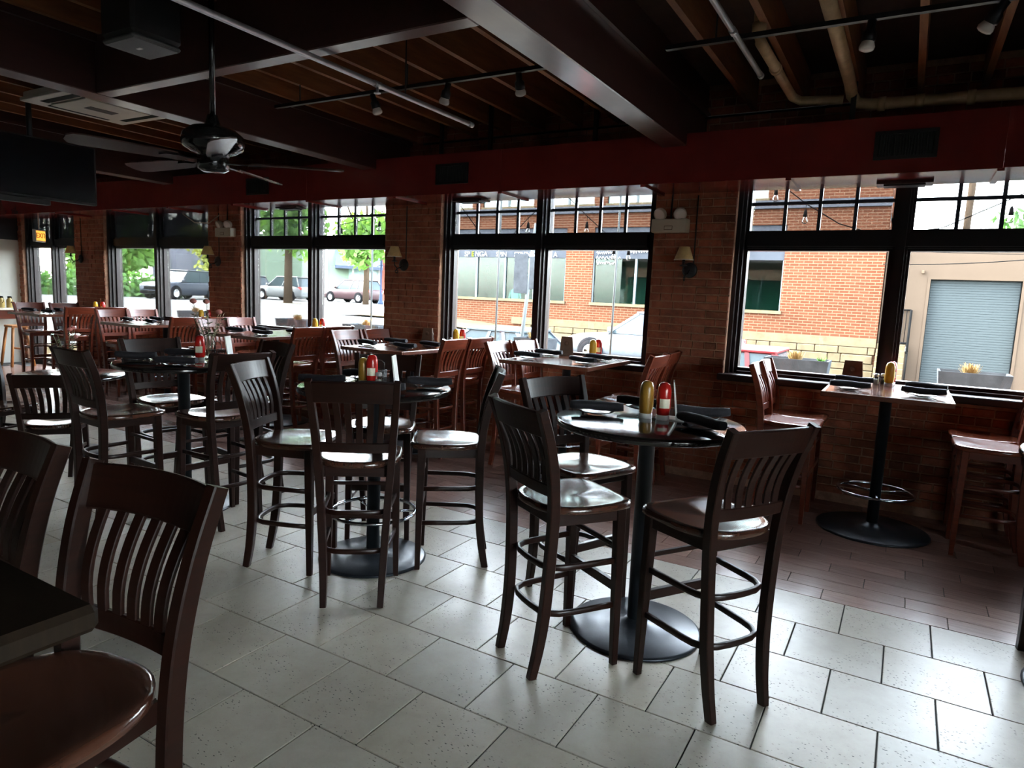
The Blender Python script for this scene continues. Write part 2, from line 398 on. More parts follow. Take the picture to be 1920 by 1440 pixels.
# ------------------------------------------------------------------ the room
WY = 6.31; XL, XR, YF = -14.5, 5.5, -4.0; CEIL = 3.60
TA, TB, TY0 = .413, .4012, 2.100
EDGE = TY0 + 5 * TB
floor = struct(MB().box(XL - .3, XR + .3, YF - .3, WY + .33, -.25, -.006).build('floor', plain('dark_grout', (.03, .027, .024), .95, .2, 9)))
tag(floor, 'floor of pale travertine tiles with a border of brown wood-look planks')
tile_me = MB().cbox(-TA / 2 + .003, TA / 2 - .003, -TB / 2 + .003, TB / 2 - .003, -.012, 0, .0018).mesh('tile', 'tile')
tiles = []
for l in range(-16, 5):
    off = .272 if l % 2 == 0 else .066
    for i in range(-38, 14):
        cx = off + i * TA + TA / 2; cy = TY0 + (l + .5) * TB
        if cx - TA / 2 < XL or cx + TA / 2 > XR + .2: continue
        tiles.append((px_size((cx, cy, 0)) if in_view((cx, cy, 0)) else 999, cx, cy))
tiles.sort()
rest = MB()
for k, (d, cx, cy) in enumerate(tiles):
    rr = random.choice((0, pi)) if k < 300 else 0
    if k < 300 and d < 900: link('tile', tile_me, floor, (cx, cy, 0), (0, 0, rr))
    else: rest.box(cx - TA / 2 + .002, cx + TA / 2 - .002, cy - TB / 2 + .002, cy + TB / 2 - .002, -.004, 0)
tag(rest.build('tile_field', 'tile', floor), kind='stuff')
PLW, PLL = (WY + .02 - EDGE) / 14, .625
plank_me = MB().cbox(-PLL / 2 + .0015, PLL / 2 - .0015, -PLW / 2 + .0015, PLW / 2 - .0015, -.012, 0, .0015).mesh('plank', 'plank')
planks = []; offs = (-.269, -.471, -.065, -.269, -.472)
for k in range(14):
    cy = EDGE + (k + .5) * PLW; o = offs[k % 5] + (.1 if k >= 5 else 0)
    for i in range(-22, 9):
        cx = o + (i + .5) * PLL
        if cx - PLL / 2 < XL or cx + PLL / 2 > XR + .2: continue
        planks.append((px_size((cx, cy, 0)) if in_view((cx, cy, 0)) else 999, cx, cy))
planks.sort(); rest = MB()
for k, (d, cx, cy) in enumerate(planks):
    if k < 290 and d < 900: link('plank', plank_me, floor, (cx, cy, 0), (0, 0, random.choice((0, pi))))
    else: rest.box(cx - PLL / 2 + .0015, cx + PLL / 2 - .0015, cy - PLW / 2 + .0015, cy + PLW / 2 - .0015, -.004, 0)
tag(rest.build('plank_field', 'plank', floor), kind='stuff')

# window wall: mortar body with openings, then every brick
OPEN = [(-1.42, 1.23), (-4.70, -2.175), (-8.16, -5.53), (-11.62, -8.89)]
DOOR = (-14.35, -12.52)
ZS, ZT = .975, 3.00
rects = [(XL, XR, ZT, CEIL + .25)]
xs = sorted(OPEN + [DOOR]); cur = XL
for (a, b) in xs:
    rects.append((cur, a, 0, ZT)); cur = b
    if (a, b) != DOOR: rects.append((a, b, 0, ZS))
rects.append((cur, XR, 0, ZT))
body = MB()
for (a, b, z0, z1) in rects: body.box(a, b, WY + .010, WY + .262, z0 - (.2 if z0 == 0 else 0), z1)
wall_back = struct(body.build('wall_back', 'mortar')); tag(wall_back, 'red brick window wall with brick piers between the windows')
brick_me = MB().cbox(-.5, .5, 0, .03, -.031, .031, .006).mesh('brick', 'brick')
bricks = []; CH, BL = .0725, .216
for (a, b, z0, z1) in rects:
    if z0 == ZT: z1 = CEIL
    k0 = int(math.ceil((z0 + .005) / CH)); k = k0
    while (k + 1) * CH < z1 + .02:
        zc = (k + .5) * CH; x = -16 + (BL / 2 if k % 2 else 0) + ((k * 37) % 5) * .006
        if k % 6 == 5: BLk = BL / 2
        else: BLk = BL
        n = int((a - x) / BLk) - 1; x += n * BLk
        while x < b:
            l, r = max(x, a), min(x + BLk, b)
            if r - l > .035:
                p = ((l + r) / 2, WY, zc); d = px_size(p)
                hid = (z0 == 0 and zc > 2.66) or p[0] < -12.6
                bricks.append((d if in_view(p, .02) and not hid and not (zc > 2.6 and zc < 3.05) else 999, l + .005, r - .005, zc))
            x += BLk
        k += 1
bricks.sort(); rest = MB()
for n, (d, l, r, zc) in enumerate(bricks):
    j = random.uniform(-.0045, .003); h = random.uniform(.97, 1.03)
    if n < 300 and d < 900:
        o = link('brick', brick_me, wall_back, ((l + r) / 2, WY + j, zc), (0, random.uniform(-.008, .008), 0)); o.scale = (r - l, 1, h)
    else: rest.box(l, r, WY + j, WY + .03, zc - .031 * h, zc + .031 * h)
tag(rest.build('brick_field', 'brick', wall_back), kind='stuff')

def stepped(x0, dirn, z0, z1, steps, m, name, root):
    b = MB(); x = x0
    for (w, y) in steps:
        x2 = x + dirn * w; b.box(min(x, x2), max(x, x2), y, WY + .245, z0, z1); x = x2
    b.build(name, m, root); return x
GY = WY + .215
def window(n, xl, xr, label, dark=False, zb=1.03, isdoor=False):
    root = thing(('door_%d' if isdoor else 'window_%d') % n, label, None, kind='structure')
    st = [(.035, WY + .06), (.03, WY + .10), (.03, WY + .15)]
    for (z0, z1, m, nm) in ((zb if not isdoor else 0, 2.16, 'framebrown', 'jamb'), (2.16, ZT, 'frame', 'upper_jamb')):
        a = stepped(xl, 1, z0, z1, st, m, nm, root); b = stepped(xr, -1, z0, z1, st, m, nm, root)
    xc = (xl + xr) / 2 + (-.02 if not isdoor else .02)
    for (z0, z1, m, nm) in ((zb if not isdoor else 0, 2.16, 'framebrown', 'mullion'), (2.16, ZT, 'frame', 'upper_mullion')):
        mu = MB().box(xc - .035, xc + .035, WY + .06, WY + .245, z0, z1).box(xc - .055, xc + .055, WY + .10, WY + .245, z0, z1).box(xc - .078, xc + .078, WY + .15, WY + .245, z0, z1)
        mu.build(nm, m, root)
    MB().box(a, b, WY + .09, WY + .245, 2.19, 2.30).box(a, b, WY + .14, WY + .245, 2.155, 2.33).box(a, b, WY + .115, WY + .245, 2.175, 2.19).build('transom', 'frame', root)
    MB().box(a, b, WY + .15, WY + .245, ZT - .06, ZT).build('head', 'frame', root)
    if not isdoor:
        MB().box(a, b, WY + .10, WY + .245, 1.03, 1.055).box(a, b, WY + .15, WY + .245, 1.055, 1.085).build('bottom_rail', 'framebrown', root)
        MB().cbox(xl - .04, xr + .04, WY - .07, WY + .02, ZS - .005, ZS + .055, .008).box(xl + .001, xr - .001, WY, WY + .26, ZS, 1.03).build('sill', 'framebrown', root)
    else:
        MB().box(a, b, WY + .10, WY + .245, 0, .10).build('bottom_rail', 'frame', root)
        MB().box(a, b, WY + .12, WY + .245, .98, 1.06).build('mid_rail', 'frame', root)
    for (p, q) in ((a, xc - .078), (xc + .078, b)):
        w = (q - p) / 4; zm = 2.575
        for k in range(1, 4): MB().box(p + k * w - .014, p + k * w + .014, GY - .018, GY + .018, 2.33, ZT - .06).build('muntin', 'frame', root)
        MB().box(p, q, GY - .016, GY + .016, zm - .014, zm + .014).build('muntin', 'frame', root)
        for k in range(4):
            for (z0, z1) in ((2.33, zm - .014), (zm + .014, ZT - .06)):
                MB().box(p + k * w + .0141, p + (k + 1) * w - .0141, GY - .003, GY + .003, z0, z1).build('pane', 'glass', root)
        if isdoor:
            for (z0, z1) in ((.10, .98), (1.06, 2.155)): MB().box(p + .001, q - .001, GY - .003, GY + .003, z0, z1).build('pane', 'glass', root)
        else: MB().box(p + .0005, q - .0005, GY - .004, GY + .004, 1.085, 2.155).build('pane', 'glass', root)
        MB().box(p - .01, q + .01, WY + .165, WY + .1665, 2.325, ZT - .03).build('roller_screen', 'screen_dark' if dark else 'screen_light', root)
    return root
WL = ['big black-framed window behind the window table with the foot ring', 'black-framed window facing the shop signs across the street', 'black-framed window with two parked cars outside', 'black-framed window with its upper screen drawn down']
for i, (a, b) in enumerate(OPEN): window(i + 1, a, b, WL[i], dark=(i == 3))
window(1, DOOR[0], DOOR[1], 'black-framed glass street door under the exit sign', dark=True, isdoor=True)

# other walls, ceiling, beams, joists
wl = struct(MB().box(XL - .25, XL, YF, WY + .33, -.2, 2.28).build('wall_left', 'whitewall')); tag(wl, 'cream painted end wall with a black band above')
MB().box(XL - .25, XL + .01, YF, WY + .33, 2.28, CEIL + .25).build('black_band', 'blacksign', wl)
FILL_WIN = [(-3.8, -2.2), (-1.4, .2)]   # unseen windows added in the right end wall for fill light
rw = MB().box(XR, XR + .25, YF, WY + .33, -.2, .95).box(XR, XR + .25, YF, WY + .33, 2.85, CEIL + .25); cur = YF
for (a, b) in FILL_WIN: rw.box(XR, XR + .25, cur, a, .95, 2.85); cur = b
rw.box(XR, XR + .25, cur, WY + .33, .95, 2.85)
struct(tag(rw.build('wall_right', 'darkwall'), 'dark painted end wall with added fill-light windows on the right'))
for i, (a, b) in enumerate(FILL_WIN):
    w_ = thing('window_%d' % (6 + i), 'added window for fill light in the right end wall', None, kind='structure'); c_ = (a + b) / 2
    MB().box(XR + .08, XR + .2, a, a + .07, .95, 2.85).box(XR + .08, XR + .2, b - .07, b, .95, 2.85).box(XR + .08, XR + .2, a + .07, b - .07, .95, 1.02).box(XR + .08, XR + .2, a + .07, b - .07, 2.78, 2.85).box(XR + .08, XR + .2, c_ - .04, c_ + .04, 1.02, 2.78).build('frame', 'frame', w_)
    for (p, q) in ((a + .07, c_ - .04), (c_ + .04, b - .07)): MB().box(XR + .145, XR + .15, p, q, 1.02, 2.78).build('pane', 'glass', w_)
struct(tag(MB().box(XL - .25, XR + .25, YF - .25, YF, -.2, CEIL + .25).build('wall_front', 'darkwall'), 'dark painted wall opposite the brick window wall'))
ceiling = struct(MB().box(XL - .25, XR + .25, YF - .25, WY + .33, CEIL, CEIL + .30).build('ceiling', 'deck')); tag(ceiling, 'dark board ceiling with exposed joists')
ZB, ZJ = 2.96, 3.35
BX = [-8.90, -5.26, -1.85, 1.60]
x = XL + .3; k = 0
joist_me = MB().box(-.022, .022, YF, WY - .01, ZJ, CEIL).mesh('joist', 'joist')
jx = [-.098 + .415 * i for i in range(-34, 14)]
for xx in jx:
    if XL < xx < XR and all(abs(xx - b) > .16 for b in BX): link('joist', joist_me, ceiling, (xx, 0, 0))
for i, bx in enumerate(BX):
    w = .105 if i != 1 else .10
    tag(struct(MB().cbox(bx - w, bx + w, YF, WY - .005, ZB, CEIL - .002, .006).build('beam', 'beam')),
        ['brown boxed beam farthest from the camera over the screen', 'brown boxed beam behind the ceiling fan', 'thick brown boxed beam crossing the middle of the ceiling', 'brown boxed beam beyond the right edge'][i])
tag(struct(MB().cbox(BX[1] + .1005, BX[2] - .1055, 2.79, 2.90, ZB, CEIL - .002, .006).build('cross_beam', 'beam')), 'brown cross beam joining two ceiling beams above the fan')
for bx in BX: # light ledger strip at the joist line
    MB().box(bx + .106, bx + .135, YF, WY - .01, ZJ - .045, ZJ).build('ledger', 'beam', ceiling)

# boxed red soffit over the windows
SY, SZ0, SZ1 = 5.73, 2.66, 3.06
trim = thing('trim_1', 'glossy dark red boxed soffit running above the windows', None, kind='structure')
seams = [XL, -11.9, -10.3, -8.95, -7.58, -6.23, -4.9, -3.56, -2.1, -.91, .45, 1.8, 3.2, XR]
for a, b in zip(seams, seams[1:]):
    dz = random.uniform(-.004, .004)
    MB().box(a + .0002, b - .0002, SY, WY - .005, SZ0 + dz, SZ0 + .02).build('bottom_panel', 'redpaint', trim)
    MB().cbox(a + .0002, b - .0002, SY - .003, SY + .015, SZ0 + dz, SZ1, .0012).build('face_panel', 'redpaint', trim)
    MB().box(a + .0002, b - .0002, SY + .015, WY - .005, SZ1 - .02, SZ1).build('top_panel', 'redpaint', trim)
    if a > XL:
        MB().box(a - .03, a + .012, SY + .01, WY - .02, SZ0 - .018, SZ0 + .004).build('batten', 'redpaint', trim)
# ------------------------------------------------------------------ stools and chairs
def seat_outline(n=44, k=1.0):
    pts = []
    for i in range(n):
        a = 2 * pi * i / n; c, s_ = cos(a), sin(a)
        e = 6.0 if s_ > 0 else 3.0
        r = (abs(c) ** e + abs(s_) ** e) ** (-1 / e)
        x, y = r * c, r * s_
        w = .226 if y > 0 else .226 - .040 * (-y) ** 1.5
        pts.append((x * w * k, y * .226 * k + .014 * k))
    return pts
def crom(P, n=4):
    P = [Vector(p) for p in P]; Q = [P[0] * 2 - P[1]] + P + [P[-1] * 2 - P[-2]]; out = []
    for i in range(1, len(Q) - 2):
        a, b, c, d = Q[i - 1:i + 3]
        for k in range(n):
            t = k / n; out.append(.5 * (2 * b + (c - a) * t + (2 * a - 5 * b + 4 * c - d) * t * t + (3 * b - a - 3 * c + d) * t ** 3))
    return out + [P[-1]]
def make_stool(name, zs, m, ms, bar=True):
    """zs: height of the seat top"""
    t = thing(name, 'x', 'stool' if bar else 'chair')
    D = zs - .775
    # seat: dished saddle
    n = 44; rings = [0.0, .25, .5, .7, .85, .95, 1.0]; v = []; f = []
    for q in rings[1:]:
        for (x, y) in seat_outline(n, q):
            dish = -.016 * (1 - q ** 2) * (1 if y < .1 else max(0, 1 - (y - .1) * 6)) + .007 * math.exp(-(x / .035) ** 2) * max(0, min(1, (y + .02) * 6)) * (1 - q)
            v.append((x, y, zs + dish - (.008 if q == 1.0 else (.0015 if q == .95 else 0))))
    v.append((0, 0, zs - .016)); cidx = len(v) - 1; R = len(rings) - 1
    for i in range(n): f.append((cidx, i, (i + 1) % n))
    for k in range(R - 1):
        for i in range(n): f.append((k * n + i, (k + 1) * n + i, (k + 1) * n + (i + 1) % n, k * n + (i + 1) % n))
    b0 = len(v)
    for (x, y) in seat_outline(n, 1.0): v.append((x, y, zs - .030))
    for (x, y) in seat_outline(n, .95): v.append((x, y, zs - .038))
    for i in range(n):
        j = (i + 1) % n
        f.append(((R - 1) * n + i, b0 + i, b0 + j, (R - 1) * n + j)); f.append((b0 + i, b0 + n + i, b0 + n + j, b0 + j))
    f.append(tuple(b0 + n + i for i in reversed(range(n))))
    MB().add(v, f, True).build('seat', ms, t)
    MB().cbox(-.185, .185, .150, .172, zs - .088, zs - .036, .004).build('apron', m, t); MB().cbox(-.155, .155, -.172, -.150, zs - .088, zs - .036, .004).build('apron', m, t)
    for s in (-1, 1):
        ap = MB().sweep([(s * .187, .165, zs - .062), (s * .157, -.165, zs - .062)], rect(.011, .026), upv=(0, 0, 1), smooth=False); ap.build('apron', m, t)
        if bar: path = [(.147, -.232, 0), (.152, -.206, .14), (.160, -.188, .32), (.172, -.182, .55), (.185, -.184, .74), (.196, -.200, .90), (.208, -.236, 1.06), (.218, -.288, 1.205)]
        else: path = [(.152, -.222, 0), (.160, -.196, .14), (.172, -.184, .28), (.185, -.184, .74 + D), (.196, -.200, .90 + D), (.208, -.236, 1.06 + D), (.218, -.288, 1.205 + D)]
        path = [(s * x, y, z) for (x, y, z) in path]
        path = crom(path); n_ = len(path); sc = [(.84 + .16 * min(1, i / 6)) * (1 - .13 * max(0, (i - n_ + 8) / 7)) for i in range(n_)]
        MB().sweep(path, rect(.019, .0235, .004), side=(1, 0, 0), scales=sc, smooth=False).build('back_leg', m, t)
        fl = [(s * .196, .176, .0), (s * .190, .172, (zs - .04) * .5), (s * .184, .166, zs - .036)]
        MB().sweep(fl, rect(.021, .021, .004), side=(1, 0, 0), scales=[.72, .95, 1.1], smooth=False).build('front_leg', m, t)
    cz = 1.205 + D
    crest = []
    for i in range(9):
        u = -1 + i / 4; crest.append((u * .214, -.268 - .030 * (1 - u * u), cz - .062 + .006 * (1 - u * u)))
    MB().sweep(crom(crest, 2), rect(.010, .057, .005), upv=(0, -.30, 1), smooth=False).build('crest_rail', m, t)
    lr = [(u * .188, -.196 - .014 * (1 - u * u), zs + .075) for u in (-1, -.5, 0, .5, 1)]
    MB().sweep(crom(lr, 3), rect(.009, .027, .004), upv=(0, -.1, 1), smooth=False).build('lower_rail', m, t)
    for i in range(6):
        u = (-1 + 2 * (i + 1) / 7); p = []
        for q in range(5):
            h = q / 4; z = zs + .095 + h * (cz - .11 - zs - .095)
            y0 = -.196 - .014 * (1 - u * u); y1 = -.250 - .028 * (1 - u * u)
            p.append((u * (.178 + .024 * h), y0 + (y1 - y0) * h ** 1.3 + .012 * sin(pi * h), z))
        MB().sweep(crom(p, 2), rect(.0165, .0055, .002), side=(1, 0, 0), smooth=False).build('slat', m, t)
    if bar:
        for zr in (.285, .495):
            U = []
            for (x, y) in [(.186, .165), (.180, .06), (.173, -.06), (.165, -.115), (.140, -.160), (.095, -.180), (.03, -.186)]: U.append((x, y, zr))
            U = U + [(-x, y, z) for (x, y, z) in reversed(U)]
            MB().sweep(U, rect(.009, .013, .003), upv=(0, 0, 1)).build('ring_stretcher', m, t)
        MB().cbox(-.176, .176, .160, .180, .545, .567, .004).build('front_stretcher', m, t)
        MB().cbox(-.180, .180, .160, .188, .345, .390, .004).build('footrest', m, t)
    else:
        for s in (-1, 1): MB().sweep([(s * .190, .17, .2), (s * .165, -.185, .2)], rect(.008, .013), upv=(0, 0, 1), smooth=False).build('stretcher', m, t)
        MB().cbox(-.175, .175, -.01, .010, .19, .212, .004).build('stretcher', m, t)
    return t
GR_R = 'dark stools around the round tables'; GR_W = 'window-lit stools at the window tables'
stools = [  # dark ones, made from the shaded copy of the wood
 (-.632, 2.825, 58.0, 'dark slat-back bar stool nearest the camera, back turned, right of front round table', GR_R),
 (-1.265, 2.715, -31.0, 'dark slat-back bar stool on the near left side of the front round table', GR_R),
 (-1.46, 3.31, -113, 'dark bar stool behind the front round table, seat facing the camera', GR_R),
 (-3.08, 2.744, -65.4, 'dark bar stool at the left of the middle round table, pale light on its crest', GR_R),
 (-2.496, 2.674, 35.7, 'dark bar stool with its back to the camera at the middle round table', GR_R),
 (-2.358, 3.335, 124, 'dark bar stool seen side-on at the right of the middle round table', GR_R),
 (-2.99, 3.42, -146, 'dark bar stool behind the middle round table facing the camera', GR_R),
 (-4.56, 2.53, -3, 'dark bar stool at the near left of the farthest round table', GR_R),
 (-4.80, 3.06, -95, 'dark bar stool behind the farthest round table, speckled by light', GR_R),
 (-4.05, 2.95, 86, 'dark bar stool at the near right of the farthest round table', GR_R),
 (-4.40, 3.42, 170, 'dark bar stool on the window side of the farthest round table', GR_R),
 (-1.49, .63, -174.8, 'almost black bar stool in the foreground beside the near wooden table corner', 'black stools in the foreground'),
 (-2.15, .63, -178, 'almost black bar stool cut by the left edge, behind the near wooden table', 'black stools in the foreground'),
 (.84, 3.87, -171, 'dark bar stool cut off by the right edge beside the right round table', GR_R),
]
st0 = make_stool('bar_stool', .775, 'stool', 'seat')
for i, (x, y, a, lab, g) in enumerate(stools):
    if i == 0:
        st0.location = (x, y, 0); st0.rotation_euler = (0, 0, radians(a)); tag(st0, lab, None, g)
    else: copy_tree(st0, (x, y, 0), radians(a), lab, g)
WT = [(-.077, 5.20, .81, 'window table with the chrome foot ring'), (-2.72, 5.18, .88, 'window table under the shop signs'), (-4.50, 4.95, .80, 'window table in front of the widest brick pier'),
      (-6.57, 4.93, .90, 'window table below the two parked cars'), (-8.78, 4.93, .90, 'window table below the dark parked car'), (-11.45, 5.0, .95, 'table nearest the street door')]
wst = [(-.73, 5.68, -90, 0, 'left', 'front'), (-.73, 6.06, -90, 0, 'left', 'rear'), (.60, 5.64, 90, 0, 'right', 'front'), (.60, 6.06, 90, 0, 'right', 'rear'),
       (-3.16, 5.62, -90, 1, 'left', 'front'), (-3.10, 6.05, -90, 1, 'left', 'rear'), (-2.09, 5.66, 88, 1, 'right', 'front'), (-2.11, 6.06, 90, 1, 'right', 'rear'),
       (-5.00, 5.42, -90, 2, 'left', 'front'), (-5.00, 5.92, -90, 2, 'left', 'rear'), (-4.13, 5.47, 92, 2, 'right', 'front'), (-4.13, 5.93, 92, 2, 'right', 'rear'),
       (-7.30, 5.42, -90, 3, 'left', 'front'), (-7.45, 5.95, -90, 3, 'left', 'rear'), (-6.09, 5.38, 92, 3, 'right', 'front'), (-6.12, 5.88, 92, 3, 'right', 'rear'),
       (-9.70, 5.50, -90, 4, 'left', 'front'), (-9.75, 5.98, -90, 4, 'left', 'rear'), (-8.20, 5.30, 92, 4, 'right', 'front'), (-8.22, 5.85, 92, 4, 'right', 'rear'),
       (-12.15, 5.52, -90, 5, 'left', 'front'), (-12.0, 5.98, -90, 5, 'left', 'rear'), (-11.0, 5.45, 92, 5, 'right', 'front'), (-11.05, 5.93, 92, 5, 'right', 'rear')]
ch0 = None
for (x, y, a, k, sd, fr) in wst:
    lab = 'window-lit bar stool, %s %s of the %s' % (fr, sd, WT[k][3])
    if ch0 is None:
        ch0 = make_stool('bar_stool', .775, 'cherry', 'litseat'); ch0.location = (x, y, 0); ch0.rotation_euler = (0, 0, radians(a)); tag(ch0, lab, None, GR_W)
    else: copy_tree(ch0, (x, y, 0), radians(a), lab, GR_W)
low = make_stool('dining_chair', .44, 'stool', 'seat', False)
low.location = (-6.15, 2.88, 0); low.rotation_euler = (0, 0, radians(50.7)); tag(low, 'low dark dining chair with its back to the camera at the low table', None, 'low chairs at the left')
copy_tree(low, (-7.28, 2.95, 0), radians(-72), 'low reddish dining chair cut by the left edge of the picture', 'low chairs at the left')

# ------------------------------------------------------------------ tables
def base_parts(t, ztop, r=.33, ring=None):
    MB().lathe([(0, 0), (r, 0), (r, .010), (r - .012, .016), (r * .55, .022), (.10, .034), (.055, .05), (.045, .06), (0, .06)], 48).build('base_plate', 'basemetal', t)
    MB().lathe([(0, .055), (.040, .055), (.040, ztop - .045), (.075, ztop - .043), (.075, ztop - .036), (0, ztop - .036)], 24).build('column', 'iron', t)
    MB().box(-.26, .26, -.03, .03, ztop - .045, ztop - .0355).box(-.03, .03, -.26, .26, ztop - .045, ztop - .0355).build('spider_bracket', 'iron', t)
    if ring:
        z, rr = ring; n = 40
        MB().tube([(rr * cos(2 * pi * i / n), rr * sin(2 * pi * i / n), z) for i in range(n)], .011, 8, closed=True).build('foot_ring', 'chrome', t)
        for a in (.6, .6 + 2 * pi / 3, .6 + 4 * pi / 3):
            MB().tube([(.035 * cos(a), .035 * sin(a), z), (rr * cos(a), rr * sin(a), z)], .007, 6).build('ring_spoke', 'chrome', t)
def round_table(x, y, label, ring=None, ztop=1.08, r=.457, rb=.33):
    t = thing('round_table', label, 'table', (x, y, 0), 0, 'round bar tables')
    base_parts(t, ztop, rb, ring)
    MB().lathe([(0, ztop - .035), (r - .012, ztop - .035), (r - .002, ztop - .030), (r, ztop - .022), (r, ztop - .009), (r - .004, ztop - .002), (r - .010, ztop), (0, ztop)], 72).build('tabletop', 'tabletop', t)
    return t
RT = [(-1.045, 3.147), (-2.735, 3.06), (-4.50, 2.98), (.95, 3.72)]
round_table(*RT[0], 'black round bar table in front with a wide disc base'); round_table(*RT[1], 'black round bar table in the middle with ketchup and a menu card', (.30, .26))
round_table(*RT[2], 'black round bar table farthest from the camera with a flower jar'); round_table(*RT[3], 'round bar table cut off by the right edge')
LOWT = (-6.72, 3.32)
round_table(LOWT[0], LOWT[1], 'low round table at the left with roses and ketchup', None, .75, .45, .28)
def rect_table(cx, y0, w, label, y1=6.20, ztop=1.08, group='window tables', ring=(.30, .26), m='woodtop', both=True):
    cy = (y0 + y1) / 2; L = (y1 - y0) / 2
    t = thing('bar_table', label, 'table', (cx, cy, 0), 0, group)
    base_parts(t, ztop, .39, ring)
    MB().cbox(-w / 2 + .022, w / 2 - .022, -L + .022, L - .022, ztop - .034, ztop, .003).build('tabletop', m, t)
    e = MB(); e.cbox(-w / 2, w / 2, -L, -L + .0215, ztop - .036, ztop - .0005, .004); e.cbox(-w / 2, w / 2, L - .0215, L, ztop - .036, ztop - .0005, .004)
    e.cbox(-w / 2, -w / 2 + .0215, -L + .0216, L - .0216, ztop - .036, ztop - .0005, .004); e.cbox(w / 2 - .0215, w / 2, -L + .0216, L - .0216, ztop - .036, ztop - .0005, .004)
    e.build('edge_band', 'edge', t)
    return t
for i, (cx, y0, w, d) in enumerate(WT):
    rect_table(cx, y0, w, 'brown wooden ' + d)
t = thing('wooden_table', 'thick dark wooden table, its corner jutting in at the lower left', 'table', (-1.95, .17, 0))
MB().cbox(-.75, .755, -.45, .452, 1.028, 1.08, .012).build('tabletop', wood('worn_dark_tabletop', (.008, .005, .003), (.020, .012, .007), .5, (3, 26, 3), .0, .2, .12), t)
MB().cbox(-.06, .06, -.06, .06, .05, 1.028, .006).build('pedestal', 'iron', t); MB().cbox(-.40, .40, -.05, .05, 0, .05, .01).build('foot', 'iron', t); MB().cbox(-.05, .05, -.35, .35, .051, .075, .01).build('foot', 'iron', t)

# ------------------------------------------------------------------ table settings
plate_me = MB().lathe([(0, .004), (.035, .004), (.055, .006), (.085, .014), (.088, .017), (.084, .018), (.055, .010), (.035, .008), (0, .008)], 36).mesh('plate', 'plate')
def roll_mesh(seed):
    random.seed(seed); path = []; n = 12; L = .135
    for i in range(n):
        u = -1 + 2 * i / (n - 1); path.append((u * L, .004 * sin(u * 2.1 + seed), .042 + .003 * cos(u * 3 + seed) + .010 * max(0, abs(u) - .75)))
    prof = [((.030 + .002 * sin(3 * a + seed)) * cos(a), (.025 + .002 * cos(2 * a)) * sin(a)) for a in [2 * pi * k / 14 for k in range(14)]]
    sc = [.80, .96] + [1 + .03 * sin(i * 1.7 + seed) for i in range(n - 4)] + [.96, .84]
    b = MB().sweep(path, prof, scales=sc)
    # loose outer flap of the napkin
    fl = []
    for i in range(n): fl.append((path[i][0], path[i][1] + .030, path[i][2] - .008))
    b.sweep(fl, rect(.009, .0025), scales=sc)
    return b.mesh('napkin_roll', 'napkin')
rolls = [roll_mesh(s) for s in (1, 2, 3)]
random.seed(11)
def setting(x, y, z, a, where, k):
    tag(link('plate', plate_me, None, (x, y, z + .0005)), 'small dark plate ' + where, 'plate', 'side plates on the tables')
    tag(link('napkin_roll', rolls[k % 3], None, (x, y, z + .0005), (0, 0, a)), 'black rolled napkin ' + where, 'napkin', 'rolled black napkins')
for ti, nm in ((0, 'front round table'), (1, 'middle round table'), (2, 'farthest round table')):
    cx, cy = RT[ti]; R_ = .30
    for k, (dx, dy, w, a) in enumerate([(-.27, -.02, 'at the left of', 25), (-.14, .29, 'at the back of', 10), (.20, .22, 'at the far right of', 20), (.27, -.06, 'at the right of', -30)] if ti == 0 else
                                       [(-.24, .16, 'at the far left of', 30), (.28, .17, 'at the far right of', 35), (-.22, -.22, 'at the near left of', 40), (.22, -.20, 'at the near right of', 35)]):
        setting(cx + dx, cy + dy, 1.08, radians(a), '%s the %s' % (w, nm), k)
for i, (cx, y0, w, d) in enumerate(WT):
    k = 0
    for sx, s1 in ((-1, 'left'), (1, 'right')):
        for yy, s2 in ((y0 + .24, 'front'), (y0 + .66, 'rear')):
            setting(cx + sx * (w / 2 - .17) + random.uniform(-.02, .02), yy + random.uniform(-.03, .03), 1.08, radians(random.uniform(-12, 12)), '%s %s of the %s' % (s2, s1, d), k); k += 1
def squeeze_bottle(x, y, z, m, lab, rz=0, face=True, h=.19):
    t = thing('sauce_bottle', lab, 'bottle', (x, y, z + .0005), rz, 'sauce bottles')
    k = h / .19
    MB().lathe([(0, 0), (.027 * k, 0), (.030 * k, .006), (.030 * k, .02)], 24).lathe([(.028 * k, .02), (.031 * k, .03), (.035 * k, .055), (.035 * k, .13 * k), (.033 * k, .155 * k), (.026 * k, .178 * k), (.012 * k, .187 * k), (0, .188 * k)], 24).build('bottle_body', m, t)
    MB().lathe([(.031 * k, .0), (.0325 * k, .003), (.0325 * k, .024), (.029 * k, .026)], 24).build('cap', 'whitecap', t)
    n = 9; lb = MB(); vv = []
    for i in range(n):
        a = -.75 + 1.5 * i / (n - 1)
        for zz in (.062 * k, .108 * k): vv.append((.0358 * k * sin(a), -.0358 * k * cos(a), zz))
    lb.add(vv, [(2 * i, 2 * i + 2, 2 * i + 3, 2 * i + 1) for i in range(n - 1)], True); 
    if m == 'ketchup': lb.build('paper_label', 'label', t)
    return t
def shaker(x, y, z, fill, lab):
    t = thing('shaker', lab, 'shaker', (x, y, z + .0005), 0, 'salt and pepper shakers')
    MB().lathe([(0, 0), (.020, 0), (.022, .004), (.022, .05), (.017, .065), (.017, .068)], 16).build('glass_body', 'jar', t)
    MB().lathe([(0, .003), (.019, .003), (.019, .042), (0, .042)], 16).build('filling', fill, t)
    MB().lathe([(.0175, .064), (.0185, .066), (.0185, .078), (.014, .086), (0, .088)], 16).build('metal_lid', 'rim', t)
